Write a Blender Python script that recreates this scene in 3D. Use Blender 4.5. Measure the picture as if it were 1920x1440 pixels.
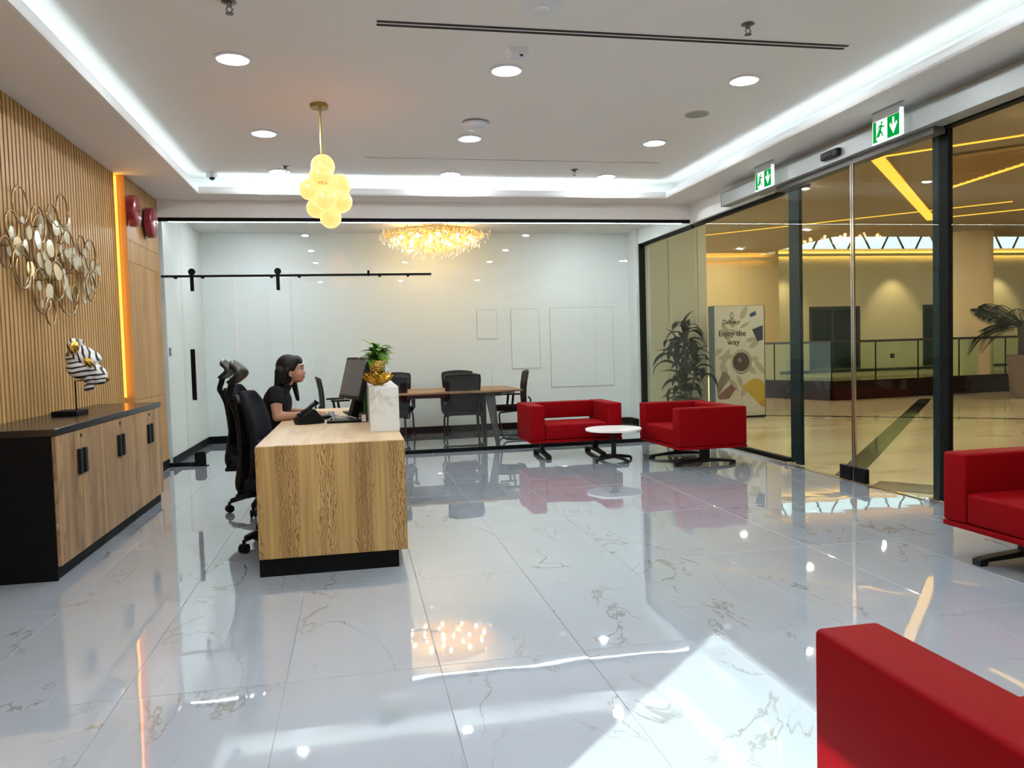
import bpy, bmesh, math, random
from mathutils import Vector, Matrix, Euler
random.seed(7)
PI = math.pi
for o in list(bpy.data.objects): bpy.data.objects.remove(o)
S = bpy.context.scene
C = S.collection
# ------------------------------------------------------------------ camera
CAMH = 1.30
_yaw, _pitch, _roll, _f = 0.196232414, -0.0465214777, -0.027990451, 1473.92
cy, sy = math.cos(_yaw), math.sin(_yaw)
fw = Vector((sy*math.cos(_pitch), cy*math.cos(_pitch), math.sin(_pitch)))
rt = Vector((cy, -sy, 0)); up = rt.cross(fw)
r2 = math.cos(_roll)*rt + math.sin(_roll)*up
u2 = r2.cross(fw)
cam = bpy.data.cameras.new('camera'); co = bpy.data.objects.new('camera', cam); C.objects.link(co)
M = Matrix((r2, u2, -fw)).transposed().to_4x4(); M.translation = (0, 0, CAMH)
co.matrix_world = M
cam.sensor_fit = 'HORIZONTAL'; cam.sensor_width = 36; cam.lens = 36*_f/1920; cam.clip_start = .05; cam.clip_end = 200
S.camera = co
# ------------------------------------------------------------------ world, sun, exposure
W = bpy.data.worlds.new('sky'); S.world = W; W.use_nodes = True
wn = W.node_tree; wn.nodes.clear()
_o = wn.nodes.new('ShaderNodeOutputWorld'); _b = wn.nodes.new('ShaderNodeBackground')
_b.inputs['Color'].default_value = (.80, .92, .95, 1); _b.inputs['Strength'].default_value = 1.1
wn.links.new(_b.outputs[0], _o.inputs[0])
SUN_E = 0.50          # tan(elevation)
sl = bpy.data.lights.new('sun', 'SUN'); sl.energy = 9; sl.angle = .006; sl.color = (.90, 1, .93)
so = bpy.data.objects.new('sun', sl); C.objects.link(so); so.location = (-6, -5, 6)
so.rotation_euler = Vector((.7071, .7071, -SUN_E)).to_track_quat('-Z', 'Y').to_euler()
VS = S.view_settings
VS.view_transform = 'Standard'; VS.look = 'None'; VS.exposure = 0.3; VS.gamma = 1; VS.use_curve_mapping = False
# light levels
L_DOWN, L_COVE, L_PEND, L_AMBER = 560, 9.5, 2.0, 7.0
# ------------------------------------------------------------------ materials
MATS = {}
def nt(name):
    m = bpy.data.materials.new(name); m.use_nodes = True; MATS[name] = m
    n = m.node_tree.nodes; b = n.get('Principled BSDF'); return m, n, m.node_tree.links, b
def P(name, col, rough=.5, metal=0, emit=None, es=0, spec=.5, noise=0, nscale=20, bump=0, bscale=60, alpha=1, coat=0):
    m, n, l, b = nt(name)
    b.inputs['Base Color'].default_value = (*col, 1); b.inputs['Roughness'].default_value = rough
    b.inputs['Metallic'].default_value = metal; b.inputs['Specular IOR Level'].default_value = spec
    b.inputs['Alpha'].default_value = alpha; b.inputs['Coat Weight'].default_value = coat
    if emit: b.inputs['Emission Color'].default_value = (*emit, 1); b.inputs['Emission Strength'].default_value = es
    tc = n.new('ShaderNodeTexCoord')
    if noise:
        t = n.new('ShaderNodeTexNoise'); t.inputs['Scale'].default_value = nscale; t.inputs['Detail'].default_value = 4
        l.new(tc.outputs['Object'], t.inputs['Vector'])
        mx = n.new('ShaderNodeMix'); mx.data_type = 'RGBA'
        mx.inputs[6].default_value = (*[c*(1-noise) for c in col], 1); mx.inputs[7].default_value = (*[min(1, c*(1+noise)) for c in col], 1)
        l.new(t.outputs['Fac'], mx.inputs[0]); l.new(mx.outputs[2], b.inputs['Base Color'])
    if bump:
        t = n.new('ShaderNodeTexNoise'); t.inputs['Scale'].default_value = bscale; t.inputs['Detail'].default_value = 3
        l.new(tc.outputs['Object'], t.inputs['Vector'])
        bp = n.new('ShaderNodeBump'); bp.inputs['Strength'].default_value = bump; bp.inputs['Distance'].default_value = .004
        l.new(t.outputs['Fac'], bp.inputs['Height']); l.new(bp.outputs[0], b.inputs['Normal'])
    return m
def emis(name, col, s):
    m, n, l, b = nt(name); n.remove(b)
    e = n.new('ShaderNodeEmission'); e.inputs[0].default_value = (*col, 1); e.inputs[1].default_value = s
    l.new(e.outputs[0], n['Material Output'].inputs[0]); return m
def glass(name, tint=(.96, .98, .97), r0=.05, graze=1.0):
    """thin clear sheet: transparent, with Fresnel-like mirror reflection that grows at grazing angles"""
    m, n, l, b = nt(name); n.remove(b)
    lw = n.new('ShaderNodeLayerWeight'); lw.inputs['Blend'].default_value = .5
    pw = n.new('ShaderNodeMath'); pw.operation = 'POWER'; pw.inputs[1].default_value = 5; l.new(lw.outputs['Facing'], pw.inputs[0])
    ma = n.new('ShaderNodeMath'); ma.operation = 'MULTIPLY_ADD'; ma.inputs[1].default_value = (1-r0)*graze; ma.inputs[2].default_value = r0
    l.new(pw.outputs[0], ma.inputs[0])
    t = n.new('ShaderNodeBsdfTransparent'); t.inputs[0].default_value = (*tint, 1)
    g = n.new('ShaderNodeBsdfGlossy'); g.inputs['Roughness'].default_value = .0
    mx = n.new('ShaderNodeMixShader'); l.new(ma.outputs[0], mx.inputs[0]); l.new(t.outputs[0], mx.inputs[1]); l.new(g.outputs[0], mx.inputs[2])
    l.new(mx.outputs[0], n['Material Output'].inputs[0]); return m
def N(n, t, **kw):
    x = n.new(t)
    for k, v in kw.items(): setattr(x, k, v)
    return x
def mixc(n, l, fac, a, b):
    mx = n.new('ShaderNodeMix'); mx.data_type = 'RGBA'
    l.new(fac, mx.inputs[0])
    for i, v in ((6, a), (7, b)):
        if isinstance(v, tuple): mx.inputs[i].default_value = (*v, 1)
        else: l.new(v, mx.inputs[i])
    return mx.outputs[2]
def ramp(n, l, src, stops):
    r = n.new('ShaderNodeValToRGB'); e = r.color_ramp.elements
    while len(e) < len(stops): e.new(.5)
    for i, (p, c) in enumerate(stops):
        e[i].position = p; e[i].color = (*c, 1) if isinstance(c, tuple) else (c, c, c, 1)
    l.new(src, r.inputs[0]); return r.outputs[0]
def marble(name, base, vein, vein2, scale=1.0, rough=.06, wav=.0, vw=.02, perobj=False, stretch=(1, 1, 1), coat=0, mlo=.5):
    m, n, l, b = nt(name)
    tc = N(n, 'ShaderNodeTexCoord'); vec = tc.outputs['Object']
    if perobj:
        oi = N(n, 'ShaderNodeObjectInfo'); mu = N(n, 'ShaderNodeVectorMath', operation='MULTIPLY'); mu.inputs[1].default_value = (37, 91, 13)
        l.new(oi.outputs['Random'], mu.inputs[0]); ad = N(n, 'ShaderNodeVectorMath', operation='ADD')
        l.new(vec, ad.inputs[0]); l.new(mu.outputs[0], ad.inputs[1]); vec = ad.outputs[0]
    mp = N(n, 'ShaderNodeMapping'); mp.inputs['Scale'].default_value = stretch; mp.inputs['Rotation'].default_value = (0, 0, .7)
    l.new(vec, mp.inputs[0]); vec = mp.outputs[0]
    t1 = N(n, 'ShaderNodeTexNoise'); t1.inputs['Scale'].default_value = 1.3*scale; t1.inputs['Detail'].default_value = 6; t1.inputs['Roughness'].default_value = .55; t1.inputs['Distortion'].default_value = .9
    l.new(vec, t1.inputs['Vector'])
    s = N(n, 'ShaderNodeMath', operation='SUBTRACT'); s.inputs[1].default_value = .5; l.new(t1.outputs[0], s.inputs[0])
    a = N(n, 'ShaderNodeMath', operation='ABSOLUTE'); l.new(s.outputs[0], a.inputs[0])
    v1 = ramp(n, l, a.outputs[0], [(0, 1.0), (vw, 0.0)])
    t2 = N(n, 'ShaderNodeTexNoise'); t2.inputs['Scale'].default_value = 1.1*scale; t2.inputs['Detail'].default_value = 3; l.new(vec, t2.inputs['Vector'])
    mk = ramp(n, l, t2.outputs[0], [(mlo, 0.0), (mlo+.14, 1.0)])
    mm = N(n, 'ShaderNodeMath', operation='MULTIPLY'); l.new(v1, mm.inputs[0]); l.new(mk, mm.inputs[1])
    m2 = N(n, 'ShaderNodeMath', operation='MULTIPLY'); m2.inputs[1].default_value = .75; l.new(mm.outputs[0], m2.inputs[0])
    t3 = N(n, 'ShaderNodeTexNoise'); t3.inputs['Scale'].default_value = .8*scale; t3.inputs['Detail'].default_value = 5; l.new(vec, t3.inputs['Vector'])
    cl = ramp(n, l, t3.outputs[0], [(.42, 0.0), (.75, 1.0)])
    c1 = mixc(n, l, cl, base, vein2)
    c2 = mixc(n, l, m2.outputs[0], c1, vein)
    l.new(c2, b.inputs['Base Color']); b.inputs['IOR'].default_value = 1.75 if coat else 1.5; b.inputs['Coat IOR'].default_value = 1.5; b.inputs['Roughness'].default_value = rough; b.inputs['Coat Weight'].default_value = coat; b.inputs['Coat Roughness'].default_value = .02
    if wav:
        t4 = N(n, 'ShaderNodeTexNoise'); t4.inputs['Scale'].default_value = 3.5; t4.inputs['Detail'].default_value = 1; l.new(tc.outputs['Object'], t4.inputs['Vector'])
        bp = N(n, 'ShaderNodeBump'); bp.inputs['Strength'].default_value = 1; bp.inputs['Distance'].default_value = wav
        l.new(t4.outputs[0], bp.inputs['Height']); l.new(bp.outputs[0], b.inputs['Normal']); l.new(bp.outputs[0], b.inputs['Coat Normal'])
    return m
def wood(name, light, dark, axis='Z', bands=9.0, cath=.6, rough=.45, perobj=False, fine=1.0, cross=4.2, colw=0):
    """vertical-grain laminate: stretched streaks plus cathedral rings"""
    m, n, l, b = nt(name)
    tc = N(n, 'ShaderNodeTexCoord'); vec = tc.outputs['Object']
    if perobj:
        oi = N(n, 'ShaderNodeObjectInfo'); mu = N(n, 'ShaderNodeVectorMath', operation='MULTIPLY'); mu.inputs[1].default_value = (17, 31, 13)
        l.new(oi.outputs['Random'], mu.inputs[0]); ad = N(n, 'ShaderNodeVectorMath', operation='ADD')
        l.new(vec, ad.inputs[0]); l.new(mu.outputs[0], ad.inputs[1]); vec = ad.outputs[0]
    def mapped(long_, cross):
        mp = N(n, 'ShaderNodeMapping'); sc = [cross]*3; sc['XYZ'.index(axis)] = long_
        mp.inputs['Scale'].default_value = sc; l.new(vec, mp.inputs[0]); return mp.outputs[0]
    # cathedral
    w1 = N(n, 'ShaderNodeTexNoise'); w1.inputs['Scale'].default_value = 1; w1.inputs['Detail'].default_value = 2; w1.inputs['Roughness'].default_value = .45
    l.new(mapped(1.1*cross/4.2*.75, cross), w1.inputs['Vector'])
    mu = N(n, 'ShaderNodeMath', operation='MULTIPLY'); mu.inputs[1].default_value = bands*8; l.new(w1.outputs[0], mu.inputs[0])
    w2 = N(n, 'ShaderNodeTexNoise'); w2.inputs['Scale'].default_value = 1; w2.inputs['Detail'].default_value = 3; l.new(mapped(7, 18), w2.inputs['Vector'])
    m3 = N(n, 'ShaderNodeMath', operation='MULTIPLY_ADD'); m3.inputs[1].default_value = 2.5; l.new(w2.outputs[0], m3.inputs[0]); l.new(mu.outputs[0], m3.inputs[2])
    si = N(n, 'ShaderNodeMath', operation='SINE'); l.new(m3.outputs[0], si.inputs[0])
    ring = ramp(n, l, si.outputs[0], [(.35, 0.0), (.97, 1.0)])
    msk = N(n, 'ShaderNodeTexNoise'); msk.inputs['Scale'].default_value = 1; l.new(mapped(.25, 5.5*cross/4.2*.8), msk.inputs['Vector'])
    mk = ramp(n, l, msk.outputs[0], [(.44, .08), (.6, 1.0)])
    if colw:      # evenly spaced flame-figured strips with straight grain between
        sx_ = N(n, 'ShaderNodeSeparateXYZ'); l.new(vec, sx_.inputs[0])
        wob = N(n, 'ShaderNodeTexNoise'); wob.inputs['Scale'].default_value = 1; wob.inputs['Detail'].default_value = 2; l.new(mapped(3.2, 1.5), wob.inputs['Vector'])
        x1 = N(n, 'ShaderNodeMath', operation='MULTIPLY_ADD'); x1.inputs[1].default_value = .07; l.new(wob.outputs[0], x1.inputs[0]); l.new(sx_.outputs['X'], x1.inputs[2])
        pp = N(n, 'ShaderNodeMath', operation='PINGPONG'); pp.inputs[1].default_value = colw/2; l.new(x1.outputs[0], pp.inputs[0])
        ph = N(n, 'ShaderNodeTexNoise'); ph.inputs['Scale'].default_value = 1; ph.inputs['Detail'].default_value = 3; ph.inputs['Roughness'].default_value = .6; l.new(mapped(5.5, 12), ph.inputs['Vector'])
        a_ = N(n, 'ShaderNodeMath', operation='MULTIPLY'); a_.inputs[1].default_value = 2*PI/.0155; l.new(pp.outputs[0], a_.inputs[0])
        b_ = N(n, 'ShaderNodeMath', operation='MULTIPLY_ADD'); b_.inputs[1].default_value = 40; l.new(ph.outputs[0], b_.inputs[0]); l.new(a_.outputs[0], b_.inputs[2])
        s_ = N(n, 'ShaderNodeMath', operation='SINE'); l.new(b_.outputs[0], s_.inputs[0]); ring = ramp(n, l, s_.outputs[0], [(.3, 0.0), (.95, 1.0)])
        mk = ramp(n, l, pp.outputs[0], [(.030, 1.0), (.070, 0.0)])
    rm = N(n, 'ShaderNodeMath', operation='MULTIPLY'); l.new(ring, rm.inputs[0]); l.new(mk, rm.inputs[1])
    st = N(n, 'ShaderNodeTexNoise'); st.inputs['Scale'].default_value = 1; st.inputs['Detail'].default_value = 5; l.new(mapped(1.6*fine, 60*fine), st.inputs['Vector'])
    s2 = N(n, 'ShaderNodeTexNoise'); s2.inputs['Scale'].default_value = 1; s2.inputs['Detail'].default_value = 2; l.new(mapped(.5, 9), s2.inputs['Vector'])
    a1 = N(n, 'ShaderNodeMath', operation='MULTIPLY'); a1.inputs[1].default_value = cath; l.new(rm.outputs[0], a1.inputs[0])
    a2 = N(n, 'ShaderNodeMath', operation='MULTIPLY_ADD'); a2.inputs[1].default_value = .55; l.new(st.outputs[0], a2.inputs[0]); l.new(a1.outputs[0], a2.inputs[2])
    a3 = N(n, 'ShaderNodeMath', operation='MULTIPLY_ADD'); a3.inputs[1].default_value = .9; l.new(s2.outputs[0], a3.inputs[0]); l.new(a2.outputs[0], a3.inputs[2])
    f = ramp(n, l, a3.outputs[0], [(.45, 0.0), (1.25, 1.0)])
    l.new(mixc(n, l, f, light, dark), b.inputs['Base Color']); b.inputs['Roughness'].default_value = rough
    return m
white = P('white_paint', (.80, .785, .76), .75)
ceilm = P('ceiling_paint', (.80, .775, .745), .8)
covem = P('cove_paint', (.82, .85, .85), .7)
wallw = P('meeting_wall_paint', (.74, .79, .79), .55)
black = P('black_satin', (.003, .0035, .004), .55, spec=.12)
blackm = P('black_metal', (.006, .007, .009), .4, spec=.3)
blackp = P('black_plastic', (.004, .0045, .005), .45, spec=.18)
fabric = P('black_fabric', (.008, .009, .013), .9, bump=.3, bscale=300, spec=.15)
meshm = P('black_mesh', (.008, .010, .013), .85, alpha=.86, spec=.2)
red = P('red_leather', (.21, .001, .0035), .58, spec=.055, bump=.12, bscale=220)
chrome = P('chrome', (.75, .75, .77), .15, 1)
steel = P('steel', (.5, .5, .5), .35, 1)
brass = P('brass', (.36, .25, .08), .3, 1)
gold = P('polished_gold', (.95, .66, .15), .2, 1)
champ = P('champagne_metal', (.46, .34, .17), .25, 1)
mirror = P('champagne_mirror', (.80, .75, .56), .16, .65)
floorm = marble('white_marble_tile', (.42, .47, .53), (.20, .175, .13), (.395, .44, .495), 1.9, .012, .0006, .011, True, (1, .5, 1), coat=1, mlo=.475)
groutm = P('grout', (.44, .45, .46), .6)
mallfl = marble('beige_marble', (.62, .50, .33), (.36, .25, .13), (.52, .39, .23), .9, .12, 0, .03, False, (.35, 1.6, 1))
blackst = P('black_stone', (.018, .022, .018), .1)
whmarb = marble('calacatta_marble', (.80, .80, .77), (.50, .47, .34), (.74, .74, .70), 2.4, .2, 0, .05, mlo=.42)
oakd = wood('oak_desk', (.66, .44, .165), (.25, .13, .035), 'Z', 17, .55, cross=8.5, colw=.215)
oakt = wood('oak_desk_top', (.60, .44, .26), (.44, .30, .15), 'Y', 5, .35)
oakc = wood('oak_cabinet', (.54, .335, .165), (.20, .115, .05), 'Z', 4, .25, perobj=True, cross=9)
oakp = wood('oak_panel', (.47, .265, .092), (.31, .165, .05), 'Z', 2, .15, perobj=True)
oaks = wood('oak_slat', (.56, .335, .12), (.40, .225, .073), 'Z', 2, .1, perobj=True)
tablew = wood('table_wood', (.40, .22, .10), (.22, .11, .045), 'X', 4, .3)
slotd = P('slat_backing', (.02, .010, .005), .9, spec=.1)
gl_part = glass('partition_glass', (.965, .985, .98), .028)
gl_fac = glass('facade_glass', (.96, .985, .94), .014, .4)
gl_rail = glass('railing_glass', (.86, .96, .89), .04)
e_down = emis('downlight_glow', (.88, .94, 1), L_DOWN)
e_cove = emis('cove_led', (.80, .96, 1.0), L_COVE)
e_amber = emis('amber_led', (1, .50, .035), L_AMBER)
e_core = emis('amber_led_core', (1, .27, .035), 3.1)
e_mall = emis('mall_led', (1, .52, .06), 1.3)
e_malld = emis('mall_downlight', (1, .89, .66), 1300)
# ------------------------------------------------------------------ helpers
def obj(name, bm, mat, parent=None, smooth=False, loc=None, rot=None):
    me = bpy.data.meshes.new(name)
    bmesh.ops.recalc_face_normals(bm, faces=bm.faces)
    bm.to_mesh(me); bm.free()
    for m in (mat if isinstance(mat, (list, tuple)) else [mat]): me.materials.append(m)
    if smooth:
        for p in me.polygons: p.use_smooth = True
        if smooth != 'all':
            try: me.set_sharp_from_angle(angle=math.radians(38))
            except Exception: pass
    o = bpy.data.objects.new(name, me); C.objects.link(o)
    if parent: o.parent = parent
    if loc: o.location = loc
    if rot: o.rotation_euler = rot
    return o
def thing(name, label, cat, loc=(0, 0, 0), rotz=0, group=None, rot=None):
    o = bpy.data.objects.new(name, None); C.objects.link(o); o.empty_display_size = .1
    o.location = loc; o.rotation_euler = rot or (0, 0, rotz); o['label'] = label; o['category'] = cat
    if group: o['group'] = group
    return o
def tag(o, label, cat, group=None):
    o['label'] = label; o['category'] = cat
    if group: o['group'] = group
    return o
def struct(o, label, cat):
    o['kind'] = 'structure'; o['label'] = label; o['category'] = cat; return o
def dup(root, loc, rotz, label, group=None):
    r = root.copy(); C.objects.link(r); r.location = loc; r.rotation_euler = (0, 0, rotz); r['label'] = label
    if group: r['group'] = group
    for ch in list(root.children):
        c = ch.copy(); C.objects.link(c); c.parent = r
        for g in list(ch.children):
            d = g.copy(); C.objects.link(d); d.parent = c
    return r
B = bmesh.new
def bx(bm, c, s, rot=None, bev=0, seg=2):
    m = Matrix.Translation(c)
    if rot: m = m @ Euler(rot).to_matrix().to_4x4()
    r = bmesh.ops.create_cube(bm, size=1, matrix=m @ Matrix.Diagonal((*s, 1)))
    if bev:
        es = list({e for v in r['verts'] for e in v.link_edges})
        bmesh.ops.bevel(bm, geom=es, offset=bev, segments=seg, profile=.5, affect='EDGES', clamp_overlap=True)
    return bm
def b2(bm, lo, hi, bev=0, seg=2):
    return bx(bm, [(a+b)/2 for a, b in zip(lo, hi)], [abs(b-a) for a, b in zip(lo, hi)], None, bev, seg)
def tube(bm, pts, r, n=10, caps=True, closed=False):
    pts = [Vector(p) for p in pts]; k = len(pts)
    rs = r if isinstance(r, (list, tuple)) else [r]*k
    rings = []; prev = None
    for i, p in enumerate(pts):
        if closed: t = pts[(i+1) % k]-pts[i-1]
        else: t = (pts[min(i+1, k-1)]-pts[max(i-1, 0)])
        t.normalize()
        if prev is None: a = t.orthogonal().normalized()
        else: a = (prev - t*prev.dot(t)); a = a.normalized() if a.length > 1e-6 else t.orthogonal().normalized()
        prev = a; b = t.cross(a)
        rings.append([bm.verts.new(p + (a*math.cos(2*PI*j/n)+b*math.sin(2*PI*j/n))*rs[i]) for j in range(n)])
    m = k if closed else k-1
    for i in range(m):
        A, D = rings[i], rings[(i+1) % k]
        off = 0
        if closed and i == k-1:
            off = min(range(n), key=lambda q: (A[0].co-D[q].co).length)
        for j in range(n): bm.faces.new((A[j], A[(j+1) % n], D[(j+1+off) % n], D[(j+off) % n]))
    if caps and not closed: bm.faces.new(rings[0]); bm.faces.new(rings[-1])
    return bm
def smoothpts(pts, k=6):
    P_ = [Vector(p) for p in pts]; out = []
    for i in range(len(P_)-1):
        p0, p1, p2, p3 = P_[max(i-1, 0)], P_[i], P_[i+1], P_[min(i+2, len(P_)-1)]
        for j in range(k):
            t = j/k
            out.append(.5*((2*p1)+(p2-p0)*t+(2*p0-5*p1+4*p2-p3)*t*t+(3*p1-p0-3*p2+p3)*t**3))
    return out+[P_[-1]]
def lathe(bm, prof, n=32, c=(0, 0, 0), mat=None):
    rings = []; mt = mat or Matrix.Translation(c)
    for r, z in prof:
        rings.append([bm.verts.new(mt @ Vector((max(r, 1e-4)*math.cos(2*PI*j/n), max(r, 1e-4)*math.sin(2*PI*j/n), z))) for j in range(n)])
    for i in range(len(rings)-1):
        for j in range(n): bm.faces.new((rings[i][j], rings[i][(j+1) % n], rings[i+1][(j+1) % n], rings[i+1][j]))
    bm.faces.new(rings[0][::-1]); bm.faces.new(rings[-1])
    return bm
def cyl(bm, c, r, h, n=24, axis='Z', bev=0):
    rm = {'Z': Matrix(), 'X': Matrix.Rotation(PI/2, 4, 'Y'), 'Y': Matrix.Rotation(-PI/2, 4, 'X')}[axis]
    b = min(bev, h/2*.9)
    prof = [(r-b, -h/2), (r, -h/2+b), (r, h/2-b), (r-b, h/2)] if b else [(r, -h/2), (r, h/2)]
    return lathe(bm, prof, n, mat=Matrix.Translation(c) @ rm)
def prism(bm, poly, axis, lo, hi):
    """polygon (list of 2-D points) extruded along axis from lo to hi"""
    def pt(p, t): return {'X': (t, p[0], p[1]), 'Y': (p[0], t, p[1]), 'Z': (p[0], p[1], t)}[axis]
    a = [bm.verts.new(pt(p, lo)) for p in poly]; b = [bm.verts.new(pt(p, hi)) for p in poly]; k = len(poly)
    bm.faces.new(a[::-1]); bm.faces.new(b)
    for i in range(k): bm.faces.new((a[i], a[(i+1) % k], b[(i+1) % k], b[i]))
    return bm
def ell(bm, c, r, rot=None, u=20, v=12):
    m = Matrix.Translation(c)
    if rot: m = m @ Euler(rot).to_matrix().to_4x4()
    bmesh.ops.create_uvsphere(bm, u_segments=u, v_segments=v, radius=1, matrix=m @ Matrix.Diagonal((*r, 1))); return bm
def cone(bm, p0, p1, r0, r1, n=14):
    p0, p1 = Vector(p0), Vector(p1); d = p1-p0
    k = 5; tube(bm, [p0+d*(i/k) for i in range(k+1)], [r0+(r1-r0)*i/k for i in range(k+1)], n)
    ell(bm, p0, (r0,)*3, u=14, v=8); ell(bm, p1, (r1,)*3, u=14, v=8); return bm
def remesh(o, vox, sm=2, fac=.5):
    r = o.modifiers.new('r', 'REMESH'); r.mode = 'VOXEL'; r.voxel_size = vox; r.use_smooth_shade = True
    if sm:
        s = o.modifiers.new('s', 'SMOOTH'); s.iterations = sm; s.factor = fac
    return o
def text(name, body, size, mat, parent, loc, rot, align='CENTER', ext=.0008, sx=1, bold=0):
    cu = bpy.data.curves.new(name, 'FONT'); cu.body = body; cu.size = size; cu.align_x = align; cu.align_y = 'CENTER'; cu.extrude = ext; cu.offset = size*bold
    t = bpy.data.objects.new('t', cu); C.objects.link(t)
    me = bpy.data.meshes.new_from_object(t.evaluated_get(bpy.context.evaluated_depsgraph_get()))
    bpy.data.objects.remove(t)
    me.materials.clear(); me.materials.append(mat)
    o = bpy.data.objects.new(name, me); C.objects.link(o); o.parent = parent; o.location = loc; o.rotation_euler = rot; o.scale = (sx, 1, 1); return o
# ================================================================== ROOM SHELL
XL, XR, YG, YB = -2.27, 4.50, 9.87, 12.24      # left slat face, facade glass, partition glass, meeting-room back wall
ZS, ZC = 3.127, 3.357                           # soffit, raised tray ceiling
YN = -3.6                                       # wall behind the camera
# floor tiles (600 x 1200 porcelain), joints recessed
bm = B(); b2(bm, (-2.5, YN-.1, -.12), (4.62, YB+.1, -.004)); fl = struct(obj('floor', bm, groutm), 'polished white marble tile floor of the lobby and meeting room', 'floor')
TX, TY, JX, JY = .6125, 1.254, -.315, 4.435
xs = [JX+TX*k for k in range(-4, 9)]; ys = [JY+TY*k for k in range(-7, 8)]
shared = {}
for i in range(len(xs)-1):
    for j in range(len(ys)-1):
        x0, x1 = max(xs[i], -2.42), min(xs[i+1], 4.44); y0, y1 = max(ys[j], YN), min(ys[j+1], YB)
        if x1-x0 < .02 or y1-y0 < .02: continue
        key = (round(x1-x0, 3), round(y1-y0, 3))
        if key not in shared:
            bm = B(); g = .0011
            bx(bm, (0, 0, -.004), (key[0]-2*g, key[1]-2*g, .008), None, .0012, 1)
            o = obj('tile', bm, floorm, fl); shared[key] = o.data
        else:
            o = bpy.data.objects.new('tile', shared[key]); C.objects.link(o); o.parent = fl
        o.location = ((x0+x1)/2, (y0+y1)/2, 0)
        o.rotation_euler = (random.uniform(-.0004, .0004), random.uniform(-.0003, .0003), 0)
# left wall
bm = B()
b2(bm, (-2.45, -.55, 0), (XL-.03, 8.62, ZS+.2))
b2(bm, (-2.45, 8.62, 0), (-2.21, YG, ZS+.2))
b2(bm, (-2.45, -2.25, 2.83), (XL-.022, -.55, ZS+.2)); b2(bm, (-2.45, -2.25, 0), (XL-.022, -.55, .25)); b2(bm, (-2.45, YN-.1, 0), (XL-.022, -2.25, ZS+.2))
wl = struct(obj('wall_left', bm, slotd), 'oak slatted feature wall on the left of the lobby', 'wall')
bm = B(); b2(bm, (-.015, -.0215, .0), (.015, .0215, ZS)); me = None
pitch = .0665; k = 0; y = 8.43
while y > 3.28:
    if me is None: o = obj('slat', bm, oaks, wl); me = o.data
    else: o = bpy.data.objects.new('slat', me); C.objects.link(o); o.parent = wl
    o.location = (XL-.015, y, 0); y -= pitch
# oak panels beyond the slats (two columns, five rows, joints open)
yp = [8.53, 9.16, YG-.035]; zp = [.10, .655, .87, 2.275, 2.49, ZS]
for a in range(2):
    for c_ in range(5):
        bm = B(); b2(bm, (-2.21, yp[a]+(.0015 if a else 0), zp[c_]+.002), (-2.19, yp[a+1]-.0015, zp[c_+1]-.002), .001, 1); obj('wood_panel', bm, oakp, wl)
bm = B(); b2(bm, (-2.299, 8.52, .1), (-2.19, 8.529, ZS)); obj('panel_edge', bm, oakp, wl)
struct(obj('baseboard_left', b2(B(), (-2.22, 8.53, 0), (-2.185, YG-.02, .098)), black), 'black plinth under the oak wall panels', 'baseboard')
# amber strip in the slot between slats and panels
ls = thing('led_strip', 'amber glowing vertical light strip between slatted and plain oak wall', 'light strip', (-2.262, 8.487, 0))
obj('diffuser', b2(B(), (-.030, -.028, .905), (-.022, .020, ZS-.01)), e_amber, ls); obj('diffuser', b2(B(), (-.026, .022, .905), (-.002, .0325, ZS-.01)), e_core, ls)
obj('channel', b2(B(), (-.037, -.031, .9), (-.0302, .031, ZS-.005)), steel, ls)
ls = thing('led_strip', 'amber vertical light strip at the near end of the slatted wall, outside the picture', 'light strip', (-2.262, 3.19, 0))
obj('diffuser', b2(B(), (-.030, -.020, .10), (-.022, .028, ZS-.01)), e_amber, ls); obj('diffuser', b2(B(), (-.026, -.0395, .10), (-.002, -.028, ZS-.01)), e_core, ls)
obj('channel', b2(B(), (-.037, -.031, .09), (-.0302, .031, ZS-.005)), steel, ls)
bm = B(); b2(bm, (-2.31, -.5, .1), (-2.19, 3.15, ZS)); obj('wood_panel', bm, oakp, wl)
# window in the left wall, behind the viewpoint, that lets the sun in
w1 = struct(thing('window_1', 'tall clear window in the left wall behind the viewpoint', 'window'), 'tall clear window in the left wall behind the viewpoint', 'window')
bm = B()
for (a, c_) in (((-2.40, -2.25, .25), (-2.33, -2.20, 2.83)), ((-2.40, -.60, .25), (-2.33, -.55, 2.83)), ((-2.40, -2.2, .25), (-2.33, -.6, .30)), ((-2.40, -2.2, 2.79), (-2.33, -.6, 2.83))): b2(bm, a, c_)
obj('frame', bm, blackm, w1); obj('pane', b2(B(), (-2.37, -2.2, .3), (-2.362, -.6, 2.79)), gl_part, w1)
# wall behind the viewpoint, meeting-room walls
struct(obj('wall_front', b2(B(), (-2.45, YN-.15, 0), (4.7, YN, 3.6)), white), 'plain white wall behind the viewpoint', 'wall')
bm = B(); b2(bm, (-2.4, YB, 0), (4.6, YB+.12, 3.3)); wb = struct(obj('wall_back', bm, wallw), 'white back wall of the glazed meeting room', 'wall')
struct(obj('wall_left', b2(B(), (-2.4, YG+.01, 0), (-2.155, YB, 3.3)), wallw), 'white left wall inside the meeting room', 'wall')
bm = B(); b2(bm, (4.40, 11.83, 0), (4.62, YB, 3.3)); b2(bm, (4.44, YG, 2.87), (4.62, 11.83, 3.3))
struct(obj('wall_right', bm, wallw), 'white wall above and beside the meeting room glazing', 'wall')
struct(obj('baseboard_back', b2(B(), (-2.155, YB-.014, 0), (4.40, YB, .105)), black), 'black skirting along the meeting room back wall', 'baseboard')
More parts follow.
